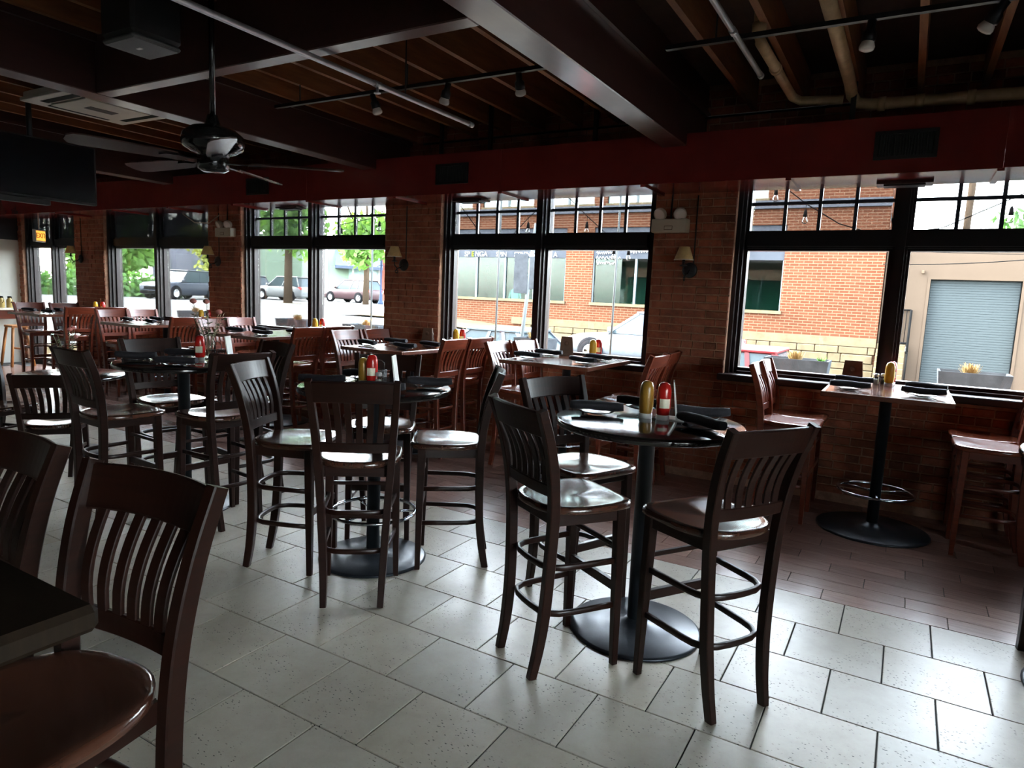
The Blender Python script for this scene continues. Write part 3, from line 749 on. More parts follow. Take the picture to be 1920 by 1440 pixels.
def menu_card(x, y, z, rz, lab, m='card', w=.075, h=.17):
    t = thing('menu_card', lab, 'menu', (x, y, z + .0005), rz, 'standing menu cards')
    for s, mm in ((-1, m), (1, m)):
        MB().add([(-w, s * .03, 0), (w, s * .03, 0), (w * .80, s * .003, h), (-w * .80, s * .003, h), (-w, s * .03 - s * .004, 0), (w, s * .03 - s * .004, 0), (w * .80, -s * .001, h), (-w * .80, -s * .001, h)],
                 [(0, 1, 2, 3), (4, 7, 6, 5), (0, 4, 5, 1), (1, 5, 6, 2), (2, 6, 7, 3), (3, 7, 4, 0)]).build('card_panel', mm, t)
    MB().box(-w * .55, w * .55, -.0275, -.0265, .02, .021).build('card_fold', 'cardbrown', t)
    MB().lathe([(0, 0), (.022, 0), (.022, .0012), (0, .0012)], 16, (0, -.0205, h * .66), axis='y').build('round_emblem', 'cardbrown', t)
    return t
def acrylic_card(x, y, z, rz, lab):
    t = thing('menu_card', lab, 'menu', (x, y, z + .0005), rz, 'standing menu cards')
    MB().prism([(-.035, .0), (.035, 0), (.035, .006), (.004, .006), (-.022, .19), (-.028, .19), (-.006, .006), (-.035, .006)], -.055, .055).build('card_holder', 'whitecap', t)
    MB().prism([(-.0265, .18), (-.0055, .02), (-.0045, .02), (-.0255, .18)], -.05, .05).build('printed_card', 'card', t)
def caddy(x, y, z, lab):
    t = thing('wire_caddy', lab, 'caddy', (x, y, z + .0005), .3)
    MB().box(-.04, .04, -.04, .04, 0, .003).build('tray', 'mesh', t)
    w = MB()
    for i in range(7):
        u = -.04 + .08 * i / 6
        for s in (-1, 1):
            w.tube([(u, s * .04, 0), (max(-.04, min(.04, u + .027)), s * .04, .085)], .0013, 4); w.tube([(s * .04, u, 0), (s * .04, max(-.04, min(.04, u + .027)), .085)], .0013, 4)
    for zz in (.003, .045, .085): w.tube([(-.04, -.04, zz), (.04, -.04, zz), (.04, .04, zz), (-.04, .04, zz)], .0022, 5, closed=True)
    w.build('wire_sides', 'mesh', t)
    for s in (-1, 1): MB().tube([(s * .04, 0, .085), (s * .04, 0, .13), (s * .02, 0, .145), (0, 0, .147)], .0025, 6).build('handle', 'mesh', t)
z = 1.08
squeeze_bottle(RT[0][0] - .035, RT[0][1] + .05, z, 'amber', 'brown mustard bottle on the front round table'); squeeze_bottle(RT[0][0] + .05, RT[0][1] + .06, z, 'ketchup', 'red ketchup bottle beside the mustard on the front round table', .5)
acrylic_card(RT[0][0] + .10, RT[0][1] + .13, z, .3, 'clear menu holder leaning behind the ketchup on the front round table')
squeeze_bottle(RT[1][0] - .03, RT[1][1] + .0, z, 'ketchup', 'red ketchup bottle on the middle round table', .55); squeeze_bottle(RT[1][0] - .10, RT[1][1] + .0, z, 'amber', 'brown mustard bottle on the middle round table', .5, h=.165)
shaker(RT[1][0] + .035, RT[1][1] - .01, z, 'salt', 'salt shaker beside the ketchup on the middle round table')
acrylic_card(RT[1][0] + .12, RT[1][1] + .06, z, .5, 'menu card in a holder on the middle round table')
caddy(RT[1][0] - .06, RT[1][1] + .09, z, 'wire caddy behind the ketchup on the middle round table')
squeeze_bottle(RT[2][0] + .02, RT[2][1] + .12, z, 'ketchup', 'red ketchup bottle in front of the flower jar on the farthest round table', .7)
caddy(RT[2][0] + .13, RT[2][1] + .18, z, 'wire mesh caddy on the farthest round table'); acrylic_card(RT[2][0] + .20, RT[2][1] + .25, z, .6, 'white menu holder beside the wire caddy on the farthest round table')
# window tables
for i, (cx, y0, w, d) in enumerate(WT):
    yb = 6.05; fx = [.0, .12, .28, .20, .15, .10][i]
    squeeze_bottle(cx + fx, yb - .05, z, 'mustard', 'yellow mustard bottle on the ' + d, .3); squeeze_bottle(cx + fx + .01, yb + .06, z, 'ketchup', 'red ketchup bottle on the ' + d, .3)
    shaker(cx + fx - .09, yb - .02, z, 'salt', 'salt shaker on the ' + d); shaker(cx + fx - .045, yb + .05, z, 'pepper', 'pepper shaker on the ' + d)
menu_card(-.36, 6.40, 1.03, 0, 'brown folded menu card standing on the sill of the big window', 'cardbrown', .085, .20)
menu_card(-2.93, 6.10, z, .3, 'brown folded menu card on the window table under the shop signs', 'cardbrown', .07, .19)
menu_card(-4.68, 6.10, z, .2, 'dark folded menu card on the table in front of the widest brick pier', 'cardbrown', .07, .17)

def flower_jar(x, y, z, lab, rose=False, h=.16):
    t = thing('flower_jar', lab, 'vase', (x, y, z + .0005), .4, 'jars with flowers')
    MB().lathe([(0, 0), (.040, 0), (.045, .006), (.045, h * .75), (.034, h * .9), (.036, h)], 20).build('glass_jar', 'jar', t)
    rnd = random.Random(3 if rose else 5)
    for k in range(9):
        a = rnd.uniform(0, 2 * pi); s = rnd.uniform(.04, .13); hh = rnd.uniform(.14, .30)
        p = [(0, 0, .01), (.3 * s * cos(a), .3 * s * sin(a), h), (s * cos(a), s * sin(a), h + hh)]
        st = MB().tube(p, .0022, 5).build('stem', 'leafdry', t)
        lv = MB()
        for q in range(7):
            u = .35 + .65 * q / 6; bx, by, bz = s * cos(a) * u, s * sin(a) * u, h + hh * (u - .3)
            b = rnd.uniform(0, 2 * pi); L = rnd.uniform(.022, .042)
            dx, dy, dz = L * cos(b), L * sin(b), rnd.uniform(-.01, .025); nx, ny = -sin(b) * L * .45, cos(b) * L * .45
            lv.add([(bx, by, bz), (bx + dx * .5 + nx, by + dy * .5 + ny, bz + dz * .5 + .004), (bx + dx, by + dy, bz + dz), (bx + dx * .5 - nx, by + dy * .5 - ny, bz + dz * .5 + .004)], [(0, 1, 2, 3)])
        lv.build('leaf_spray', 'eucalyptus', st)
        if k % 3 == 0:
            bl = MB()
            for q in range(3):
                r_ = .026 - .006 * q
                bl.lathe([(.004, -.012), (r_ * .8, -.004 + .004 * q), (r_, .010 + .004 * q), (r_ * .75, .018 + .004 * q)], 9, (p[2][0], p[2][1], p[2][2]))
            bl.build('blossom', 'petal', st)
    return t
flower_jar(RT[2][0] - .04, RT[2][1] + .24, 1.08, 'glass jar of eucalyptus and dried flowers on the farthest round table')
flower_jar(LOWT[0] - .10, LOWT[1] + .02, .75, 'glass jar of pink roses on the low table', True, .13)
squeeze_bottle(LOWT[0] + .05, LOWT[1] - .07, .75, 'ketchup', 'red ketchup bottle on the low table', .8, h=.16); squeeze_bottle(LOWT[0] - .04, LOWT[1] - .06, .75, 'amber', 'brown mustard bottle on the low table', .8, h=.15)
shaker(LOWT[0] + .13, LOWT[1] - .01, .75, 'pepper', 'pepper shaker on the low table')
# ------------------------------------------------------------------ things on walls and ceiling
def sconce(x, lab):
    t = thing('wall_sconce', lab, 'sconce', (x, WY - .006, 1.96), 0, 'wall sconces on the brick piers')
    MB().lathe([(0, 0), (.068, 0), (.072, -.006), (.060, -.016), (.03, -.022), (0, -.022)], 24, axis='y').build('back_plate', 'iron', t)
    arm = [(0, -.02, 0), (-.005, -.06, -.035), (-.015, -.11, -.045), (-.02, -.145, -.01), (-.02, -.15, .03)]
    MB().tube(arm, .007, 8).build('arm', 'iron', t)
    sc_ = [(-.015 + .0, -.11 - .03 * cos(a) * (1 - i / 16), -.075 - .03 * sin(a) * (1 - i / 16)) for i, a in enumerate([k * pi / 6 for k in range(13)])]
    MB().tube([(-.012, -.10, -.045)] + sc_, .005, 6).build('scroll', 'iron', t)
    MB().lathe([(0, .03), (.030, .03), (.036, .036), (.016, .044), (.013, .05), (.013, .10), (0, .10)], 16, (-.02, -.15, 0)).build('candle_cup', 'iron', t)
    sh = MB().lathe([(.088, .085), (.046, .205), (.044, .205), (.086, .085)], 28, (-.02, -.15, 0)); sh.build('lamp_shade', 'shade_fab', t)
    MB().lathe([(.0875, .083), (.0895, .083), (.0885, .090), (.0865, .090)], 28, (-.02, -.15, 0)).build('shade_trim', 'label', t)
    MB().tube([(.03, -.002, .0), (.03, -.002, .68)], .006, 6).build('conduit', 'iron', t)
for x, l in ((-1.80, 'iron wall sconce with tan shade on the pier beside the big window'), (-5.22, 'iron wall sconce with tan shade on the widest brick pier'), (-8.66, 'iron wall sconce with tan shade below the far emergency light'), (-12.32, 'iron wall sconce with tan shade next to the street door')): sconce(x, l)
def emergency(x, lab):
    t = thing('emergency_light', lab, 'emergency light', (x, WY - .07, 2.30), 0, 'twin-head emergency lights')
    MB().cbox(-.17, .17, -.035, .064, 0, .125, .008).build('housing', 'beige', t)
    MB().box(-.045, .035, -.0365, -.035, .022, .060).build('label_frame', 'cardbrown', t); MB().box(-.040, .030, -.0375, -.0365, .027, .055).build('label_plate', 'beige', t)
    for s in (-1, 1):
        h = MB().lathe([(0, .06), (.035, .055), (.058, .02), (.062, -.012), (.058, -.02)], 20, axis='y').build('lamp_head', 'beige', t, (s * .095, -.02, .165)); h.rotation_euler = (.45, 0, s * .25)
        MB().lathe([(0, -.030), (.035, -.026), (.057, -.014), (.057, -.010)], 20, axis='y').build('lens', 'bulb', h)
        MB().tube([(s * .095, .0, .10), (s * .095, -.01, .15)], .012, 8).build('neck', 'beige', t)
    MB().tube([(-.01, .05, .12), (-.015, .055, .20), (-.01, .058, .36)], .008, 6).build('conduit', 'iron', t)
emergency(-2.0, 'beige emergency light with two lamp heads above the sconce beside the big window'); emergency(-8.42, 'beige emergency light with two lamp heads on the far pier')
tag(MB().tube([(-9.3, 6.2, 2.63), (-9.0, 6.18, 2.50), (-8.7, 6.2, 2.49), (-8.5, 6.22, 2.60)], .008, 8).build('cable', 'beige'), 'pale cable sagging from the soffit above the far emergency light', 'cable')
def vent(x, lab):
    t = thing('air_vent', lab, 'vent', (x, SY - .003, 2.77), 0, 'black air vents in the red soffit')
    MB().box(-.185, .185, -.002, .002, .0, .17).build('backing', 'blacksign', t)
    MB().box(-.2, .2, -.014, 0, -.015, .008).box(-.2, .2, -.014, 0, .162, .185).box(-.2, -.178, -.014, 0, .008, .162).box(.178, .2, -.014, 0, .008, .162).build('frame', 'blacksign', t)
    sm = MB().box(-.003, .003, -.011, -.002, .008, .162).mesh('slat', 'blacksign')
    for k in range(19): link('slat', sm, t, (-.165 + k * .0183, 0, 0), (0, 0, .5))
vent(-.143, 'black slatted air vent in the soffit above the big window'); vent(-4.14, 'black slatted air vent in the soffit left of the shop-sign window'); vent(-7.08, 'black slatted air vent in the soffit behind the fan blades')
def diffuser(x, lab):
    t = thing('slot_diffuser', lab, 'diffuser', (x, 6.13, SZ0 - .004), 0, 'slot diffusers under the soffit')
    MB().cbox(-.19, .19, -.09, .09, -.022, 0, .003).build('plate', 'framebrown', t); MB().box(-.14, .14, -.06, .06, -.034, -.022).build('slot_box', 'blacksign', t)
for x, l in ((-.13, 'dark slot diffuser under the soffit above the big window'), (-4.17, 'dark slot diffuser under the soffit at the shop-sign window'), (-6.95, 'dark slot diffuser under the soffit at the parked-car window')): diffuser(x, l)
# exit sign
t = thing('exit_sign', 'lit orange EXIT sign hanging near the street door', 'exit sign', (-12.60, 5.80, 2.20), .55)
MB().cbox(-.03, .03, -.12, .12, 0, .20, .006).build('housing', 'whitecap', t)
em, tt, pp = nt('lit_exit_panel'); setp(pp, color=(.8, .35, .05), emit=(1, .42, .06), emit_s=1.1)
MB().box(.0305, .032, -.11, .11, .02, .18).build('lit_panel', em, t)
def text(s, size, m, parent, loc, rot, ext=.002, name='lettering', align='CENTER'):
    c = bpy.data.curves.new(name, 'FONT'); c.body = s; c.size = size; c.extrude = ext; c.align_x = align; c.align_y = 'CENTER'
    c.materials.append(M[m]); tmp = bpy.data.objects.new('tmp_text', c); COL.objects.link(tmp)
    me = bpy.data.meshes.new_from_object(tmp.evaluated_get(bpy.context.evaluated_depsgraph_get())); bpy.data.objects.remove(tmp)
    if not me.materials: me.materials.append(M[m])
    o = link(name, me, parent, loc, rot); return o
text('EXIT', .115, 'lampred', t, (.033, 0, .10), (pi / 2, 0, pi / 2))
MB().tube([(0, 0, .20), (0, 0, .455)], .010, 8).build('stem', 'whitecap', t)
# shelf with jars on the cream end wall
t = thing('wall_shelf', 'wooden shelf on the cream end wall holding jars', 'shelf', (XL, 5.60, .99))
MB().cbox(0, .26, -.55, .55, 0, .04, .005).build('board', 'label', t); MB().cbox(.0, .22, -.52, .52, -.16, -.001, .004).build('apron', 'cherry', t)
for k in range(8):
    y = 5.12 + k * .135
    b = thing('growler_jar', '%s glass jar with black clamp on the wall shelf, %s from the door' % (('amber', 'blue')[(k // 3) % 2], ('eighth', 'seventh', 'sixth', 'fifth', 'fourth', 'third', 'second', 'first')[k]), 'jar', (XL + .14, y, 1.0305), 0, 'jars on the wall shelf')
    MB().lathe([(0, 0), (.048, 0), (.052, .006), (.052, .13), (.045, .155), (.03, .17), (.028, .19), (0, .19)], 18).build('jar_body', ('jarglass_a', 'jarglass_b')[(k // 3) % 2], b)
    MB().lathe([(.03, .185), (.034, .187), (.034, .205), (.02, .21), (0, .21)], 14).build('lid', 'cable', b)
    MB().tube([(.034, 0, .20), (.08, 0, .19), (.088, 0, .12), (.052, 0, .09)], .006, 6).build('handle', 'cable', b)
t = thing('wooden_stand', 'orange wooden stand leaning at the cream wall below the shelf', 'stand', (-13.9, 5.95, 0))
for sx in (-1, 1):
    for sy in (-1, 1): MB().sweep([(sx * .20, sy * .18, 0), (sx * .12, sy * .10, .72)], rect(.018, .018), side=(1, 0, 0)).build('leg', 'orange', t)
MB().cbox(-.15, .15, -.13, .13, .70, .74, .006).build('seat', 'orange', t); MB().cbox(-.16, .16, -.012, .012, .30, .33, .003).build('rung', 'orange', t)

# ceiling fan
FX, FY, FZ = -3.60, 2.60, 2.36
t = thing('ceiling_fan', 'black five-blade ceiling fan hanging from a long rod', 'fan', (FX, FY, FZ))
MB().tube([(0, 0, .20), (0, 0, CEIL - FZ - .02)], .016, 12).build('downrod', 'fanmetal', t)
MB().lathe([(.0, CEIL - FZ), (.07, CEIL - FZ), (.065, CEIL - FZ - .05), (.02, CEIL - FZ - .08)], 20).build('canopy', 'fanmetal', t)
MB().lathe([(0, .26), (.03, .26), (.04, .22), (.05, .20), (.12, .185), (.165, .15), (.175, .11), (.165, .075), (.12, .05), (.09, .04), (.085, .02), (.09, .0), (.085, -.045), (.06, -.06), (0, -.062)], 36).build('motor_housing', 'fanmetal', t)
for k in range(5):
    a = radians(40 + 72 * k)
    b = MB(); outline = [(.21, -.045), (.30, -.058), (.66, -.072), (.72, -.062), (.745, -.02), (.745, .03), (.72, .062), (.66, .068), (.30, .055), (.21, .045)]
    b.prism(outline, -.004, .004, axis='z')
    o = b.build('blade', 'bladewood', t, (0, 0, .0)); o.rotation_euler = (0, 0, 0)
    o.matrix_local = Matrix.Rotation(a, 4, 'Z') @ Matrix.Rotation(radians(13), 4, 'X')
    ir = MB(); ir.prism([(.08, -.03), (.15, -.018), (.20, -.035), (.27, -.03), (.30, 0), (.27, .03), (.20, .035), (.15, .018), (.08, .03)], -.012, -.005, axis='z')
    o2 = ir.build('blade_iron', 'fanmetal', t); o2.matrix_local = Matrix.Rotation(a, 4, 'Z') @ Matrix.Rotation(radians(13), 4, 'X')
# hanging loudspeaker
t = thing('loudspeaker', 'black box loudspeaker hanging from the ceiling above the fan', 'speaker', (-3.98, 2.42, 2.98))
MB().cbox(-.16, .16, -.15, .15, .03, .42, .02).build('cabinet', 'speaker', t); MB().cbox(-.155, .155, -.145, .145, 0, .03, .012).build('grille', 'grille', t)
MB().box(-.03, .01, -.02, .0, -.002, 0).build('badge', 'whitecap', t); MB().tube([(0, 0, .42), (0, 0, CEIL - 2.98)], .018, 8).build('bracket', 'speaker', t)
# television
t = thing('television', 'black television hanging from the ceiling at the left', 'television', (-7.5, 3.45, 2.40))
MB().cbox(-.05, .03, -.62, .56, 0, .585, .008).build('housing', 'speaker', t); MB().box(.030, .0315, -.60, .54, .025, .57).build('screen', 'screen', t)
MB().cbox(-.10, -.05, -.15, .15, .2, .45, .004).build('bracket', 'iron', t); MB().tube([(-.08, 0, .4), (-.08, 0, CEIL - 2.4)], .025, 10).build('pole', 'iron', t)
MB().cbox(-.03, .05, -.55, .10, -.055, -.005, .004).build('sound_bar', 'speaker', t)
# air conditioner cassette
t = thing('air_conditioner', 'white ceiling cassette air conditioner behind the beam', 'air conditioner', (-6.86, 3.75, 3.27))
MB().cbox(-.46, .46, -.46, .46, .02, .075, .01).build('body', 'white', t); MB().cbox(-.48, .48, -.48, .48, -.012, .02, .006).build('panel', 'white', t)
MB().cbox(-.30, .30, -.30, .30, -.028, -.012, .004).build('intake_grille', 'white', t)
MB().box(-.06, .06, -.13, .13, -.031, -.028).build('logo_plate', 'blacksign', t)
for k in range(4):
    o = MB().box(-.28, .28, .33, .40, -.016, -.012).build('air_slot', 'alu', t); o.rotation_euler = (0, 0, k * pi / 2)
# pipes
def pipe(name, path, r, m, lab, couple=()):
    t = thing(name, lab, 'pipe'); MB().tube(path, r, 14).build('run', m, t)
    for (p, q) in couple: MB().tube([p, q], r * 1.22, 14).build('coupling', m, t)
    return t
SPK = []
SPK.append(pipe('sprinkler_pipe', [(-.985, YF, 3.14), (-.985, 4.72, 3.14)], .017, 'steel', 'grey steel sprinkler pipe at the right, ending below the joists', [((-.985, 3.9, 3.14), (-.985, 3.96, 3.14)), ((-.985, 4.70, 3.14), (-.985, 4.74, 3.14))]))
SPK.append(pipe('sprinkler_pipe', [(-3.0, YF, 2.925), (-3.0, 4.36, 2.925)], .017, 'steel', 'grey steel sprinkler pipe crossing above the fan', [((-3.0, 3.30, 2.925), (-3.0, 3.36, 2.925)), ((-3.0, 4.34, 2.925), (-3.0, 4.39, 2.925))]))
for p_, (x, y) in zip(SPK, ((-.985, 3.2), (-3.0, 3.33))):
    MB().lathe([(0, 0), (.009, 0), (.009, -.03), (.022, -.034), (.022, -.038), (0, -.04)], 12).build('sprinkler_head', 'rim', p_, (x, y, 3.125 if x > -2 else 2.91))
    for yy in (.5, 1.7, 3.6): MB().tube([(x, yy, 3.14 if x > -2 else 2.93), (x, yy, ZJ + .02)], .005, 6).build('hanger_rod', 'iron', p_)
pipe('drain_pipe', [(-.96, 4.45, CEIL), (-.96, 4.45, 3.30), (-.955, 4.50, 3.265), (-.945, 5.75, 3.27), (-.90, 5.86, 3.265), (-.60, 5.88, 3.25)], .034, 'pvc', 'stained plastic drain pipe bending under the joists', [((-.96, 4.45, 3.36), (-.96, 4.45, 3.30)), ((-.952, 5.0, 3.267), (-.952, 5.05, 3.267))])
pipe('drain_pipe', [(-.55, 2.5, 3.30), (-.54, 5.6, 3.30), (-.54, 5.86, 3.27), (-.50, 5.90, 3.22), (-.40, 5.90, 3.20), (1.45, 5.90, 3.165)], .042, 'pvc', 'long stained plastic drain pipe along the brick above the soffit', [((-.36, 5.90, 3.198), (-.31, 5.90, 3.197)), ((-.12, 5.90, 3.193), (-.06, 5.9, 3.192)), ((.2, 5.9, 3.187), (.25, 5.9, 3.186))])
pipe('conduit', [(-4.9, 6.22, 3.30), (4.6, 6.22, 3.30)], .010, 'iron', 'thin dark conduit running along the brick under the ceiling')
pipe('conduit', [(-.45, 6.2, 3.07), (-.25, 6.2, 3.13), (4, 6.2, 3.13)], .012, 'beige', 'thin pale conduit above the soffit at the right')
for x, l in ((-4.35, 'left of the first hanger'), (-3.75, 'between the bulbs'), (-2.62, 'near the beam'), (-.52, 'at the drain pipe')):
    tag(MB().box(x - .018, x + .018, 5.80, 5.83, SZ1, CEIL).build('hanger_strap', 'iron'), 'black steel strap hanging the soffit, ' + l, 'strap', 'soffit hanger straps')
# track lights
def track(x0, x1, y, zt, heads, lab):
    t = thing('track_light', lab, 'track light', (0, y, zt), 0, 'black ceiling tracks with bulbs')
    MB().box(x0, x1, -.017, .017, -.012, .014).build('rail', 'iron', t)
    for x in (x0 + .3, (x0 + x1) / 2, x1 - .3): MB().tube([(x, 0, .014), (x, 0, CEIL - zt)], .006, 6).build('hanger', 'iron', t)
    for (x, tx, ty) in heads:
        h = MB().lathe([(0, -.012), (.022, -.012), (.022, -.06), (.034, -.075), (.036, -.115), (.03, -.12)], 16).build('lamp_holder', 'iron', t, (x, 0, 0)); h.rotation_euler = (tx, ty, 0)
        MB().lathe([(.026, -.112), (.034, -.128), (.040, -.146), (.036, -.160), (.022, -.167), (0, -.169)], 18).build('bulb', 'bulb', h)
track(-4.95, -2.02, 4.2, 3.20, [(-3.84, .25, -.2), (-3.09, .1, .35), (-2.50, .55, .15)], 'black track light with three bulbs left of the main beam')
track(-1.45, 4.3, 4.2, 3.20, [(-.325, 0, .1), (.263, .3, .6)], 'black track light with bulbs right of the main beam')

# ------------------------------------------------------------------ outside
def gz(x, y):
    far = max(-.9, min(.62, -.30 - .066 * (x + 2)))
    k = max(0, min(1, (-10 - x) / 6)); near = -.47 + k * (far + .47)
    a = max(0, min(1, (y - 9.6) / 1.6)); b = max(0, min(1, (y - 13) / 5))
    return (1 - a) * (-.08) + a * ((1 - b) * near + b * far)
def ground(name, m, xs, ys, dz, lab):
    b = MB(); v = [(x, y, gz(x, y) + dz) for y in ys for x in xs]; n = len(xs)
    b.add(v, [(j * n + i, j * n + i + 1, (j + 1) * n + i + 1, (j + 1) * n + i) for j in range(len(ys) - 1) for i in range(n - 1)], True)
    return tag(struct(b.build(name, m)), lab)
def lin(a, b, n): return [a + (b - a) * i / n for i in range(n + 1)]
ground('road', 'road', lin(-110, 60, 85), [6.66, 8, 9, 9.6, 10, 10.4, 10.8, 11.2] + lin(12, 100, 44), 0, 'pale asphalt street outside the windows')
ground('sidewalk', 'sidewalk', lin(-18, 14, 32), [6.66, 8, 9, 9.6, 10.1], .06, 'concrete sidewalk along the window wall')
ground('sidewalk', 'sidewalk', lin(-19, 14, 33), [18.8, 19.8, 20.8, 22.2], .07, 'concrete sidewalk below the brick shop building')
tag(struct(MB().box(XL - .25, XR + .25, YF - .25, WY + .33, CEIL + .30, CEIL + .9).build('roof', 'outerwall')), 'flat roof above the dining room')
ground('road', 'road', lin(5.8, 60, 20), lin(-30, 6.6, 14), 0, 'street beyond the right end wall')
# brick shop building
BY = 22.0; BX0, BX1 = -17.6, -.72
shop = thing('brick_shop_building', 'orange brick shop building with white sign letters across the street', 'building', (0, BY, 0))
A = (-17.2, -10.78); B = (-9.72, -3.42); WZ0, WZ1 = 1.53, 4.12
w = MB()
for (a, b, z0, z1) in [(BX0, BX1, -1, WZ0 - .06), (BX0, A[0], WZ0 - .06, WZ1), (A[1], B[0], WZ0 - .06, WZ1), (B[1], BX1, WZ0 - .06, WZ1), (BX0, BX1, WZ1, 4.86), (BX0, BX1, 6.9, 8.0)]: w.box(a, b, 0, .35, z0, z1)
ups = [(-16.9, -14.9), (-14.4, -12.2), (-11.8, -9.8), (-9.3, -7.2), (-6.3, -4.05)]
cur = BX0
for (a, b) in ups: w.box(cur, a, 0, .35, 4.86, 6.9); cur = b
w.box(cur, BX1, 0, .35, 4.86, 6.9); w.box(BX1 - .35, BX1, .35, 9, -1, 8.0).box(BX0, BX0 + .35, .35, 9, -1, 8).box(BX0, BX1, 9, 9.3, -1, 8)
w.build('wall', 'facade', shop)
MB().box(BX0, BX1, 0.36, 9, 7.6, 7.9).build('roof', 'bluegrey', shop); MB().box(BX0, BX1, .36, 9, 4.30, 4.5).build('upper_floor', 'stucco', shop); MB().box(BX0 + .36, BX1 - .36, .36, 9, .3, .42).build('shop_floor', 'stucco', shop)
MB().box(BX0 + .36, BX1 - .36, 5.0, 5.1, .42, 4.3).build('back_partition', 'greenwall', shop)
MB().box(BX0 - .02, BX1 + .02, -.10, 0, 4.60, 4.84).build('cornice', 'bluegrey', shop)
sgm = glassmat('shop_glass', (.45, .62, .60), .6)
for (a, b) in (A, B):
    MB().box(a, b, .06, .16, 3.36, WZ1).build('header_panel', 'bluegrey', shop); MB().box(a, b, .03, .12, 3.06, 3.36).build('sign_band', 'signband', shop)
    MB().box(a - .05, b + .05, -.06, .12, WZ0 - .10, WZ0).build('window_sill', 'limestone', shop)
    n = 5 if a == A[0] else 4; st_ = (b - a) / n
    for k in range(n + 1): MB().box(a + k * st_ - .035, a + k * st_ + .035, .04, .16, WZ0, 3.06).build('mullion', 'alu', shop)
    for k in range(n): MB().box(a + k * st_ + .036, a + (k + 1) * st_ - .036, .10, .112, WZ0, 3.06).build('pane', sgm, shop)
for (a, b) in ups:
    MB().box(a, b, .10, .14, 4.92, 6.9).build('upper_window', 'shopglass', shop); MB().box(a - .05, b + .05, -.04, .12, 4.84, 4.92).build('window_sill', 'limestone', shop); MB().box((a + b) / 2 - .04, (a + b) / 2 + .04, .05, .16, 4.92, 6.9).build('mullion', 'alu', shop)
R90 = (pi / 2, 0, 0)
text('SP', .26, 'letter', shop, (-15.20, .02, 3.17), R90, .012, align='LEFT'); text('E', .26, 'lettergreen', shop, (-14.88, .02, 3.17), R90, .012, align='LEFT'); text('NGA', .26, 'letter', shop, (-14.71, .02, 3.17), R90, .012, align='LEFT')
text('SPIN', .24, 'letter', shop, (-13.75, .02, 3.17), R90, .012, align='LEFT'); text('STRENGTH', .24, 'letter', shop, (-12.95, .02, 3.17), R90, .012, align='LEFT'); text('A', .24, 'letter', shop, (-11.30, .02, 3.17), R90, .012, align='LEFT')
def wiggle(x0, x1, z0, seed):
    rnd = random.Random(seed); p = []; n = 26
    for i in range(n): p.append((x0 + (x1 - x0) * i / (n - 1), -.005, z0 + .05 * sin(i * 1.9) + rnd.uniform(-.03, .03)))
    return MB().tube(p, .014, 4)
for k, (x0, x1, zz) in enumerate([(-9.6, -9.0, 3.24), (-9.6, -8.7, 3.08), (-9.6, -8.9, 2.90), (-8.4, -7.7, 3.30), (-7.3, -6.6, 3.28)]): wiggle(x0, x1, zz, k).build('script_lettering', 'letter', shop)
# limestone band and rough stone base
MB().box(-12.9, BX1, -.08, .0, .60, .84).build('stone_cap', 'limestone', shop)
rnd = random.Random(4); zrow = .59
for r_ in range(4):
    hh = (.22, .26, .20, .28)[r_]; x = -12.5 + rnd.uniform(0, .2)
    while x < BX1 - .1:
        L = rnd.uniform(.35, .85); x2 = min(BX1, x + L)
        if zrow > gz(x, BY) - .1: MB().cbox(x + .008, x2 - .008, -.06 - rnd.uniform(0, .03), 0, zrow - hh + .008, zrow - .006, .018).build('stone', 'limestone', shop)
        x = x2
    zrow -= hh
# a person inside the shop
def person(x, y, zf):
    t = thing('person', 'person in a pale shirt standing behind the shop window', 'person', (x, y, zf), .6)
    me = bpy.data.meshes.new('body')
    P = [(0, 0, .95), (0, 0, 1.15), (0, 0, 1.38), (0, -.01, 1.48), (0, -.02, 1.60), (.17, 0, 1.40), (.22, .0, 1.14), (.16, -.18, 1.02), (-.17, 0, 1.40), (-.23, .02, 1.14), (-.2, -.06, .90), (.09, 0, .90), (.10, .0, .50), (.10, .02, .06), (.10, -.14, .03), (-.09, 0, .90), (-.10, .02, .50), (-.10, .04, .06), (-.10, -.12, .03)]
    E_ = [(0, 1), (1, 2), (2, 3), (3, 4), (2, 5), (5, 6), (6, 7), (2, 8), (8, 9), (9, 10), (0, 11), (11, 12), (12, 13), (13, 14), (0, 15), (15, 16), (16, 17), (17, 18)]
    Rr = [.14, .13, .15, .055, .085, .06, .045, .035, .06, .045, .035, .095, .065, .045, .04, .095, .065, .045, .04]
    me.from_pydata(P, E_, []); o = bpy.data.objects.new('body', me); COL.objects.link(o); o.parent = t
    md = o.modifiers.new('skin', 'SKIN'); ly = me.skin_vertices[0] if me.skin_vertices else None
    if ly is None:
        bm = bmesh.new(); bm.from_mesh(me); bm.verts.layers.skin.new(); bm.to_mesh(me); bm.free(); ly = me.skin_vertices[0]
    for i, r in enumerate(Rr): ly.data[i].radius = (r, r * .8)
    ly.data[0].use_root = True
    o.modifiers.new('sub', 'SUBSURF').levels = 1
    me.materials.append(M['cloth'])
    MB().lathe([(0, 1.48), (.05, 1.50), (.078, 1.58), (.082, 1.65), (.06, 1.72), (0, 1.745)], 14, (0, -.02, 0)).build('head', 'skin', t)
    MB().lathe([(.086, 1.63), (.088, 1.68), (.066, 1.74), (0, 1.765)], 14, (0, .0, 0)).lathe([(0, -.05), (.03, -.03), (.035, 0), (0, .04)], 10, (0, .085, 1.66)).build('hair', 'hair', t)
person(-13.35, 22.9, .42)
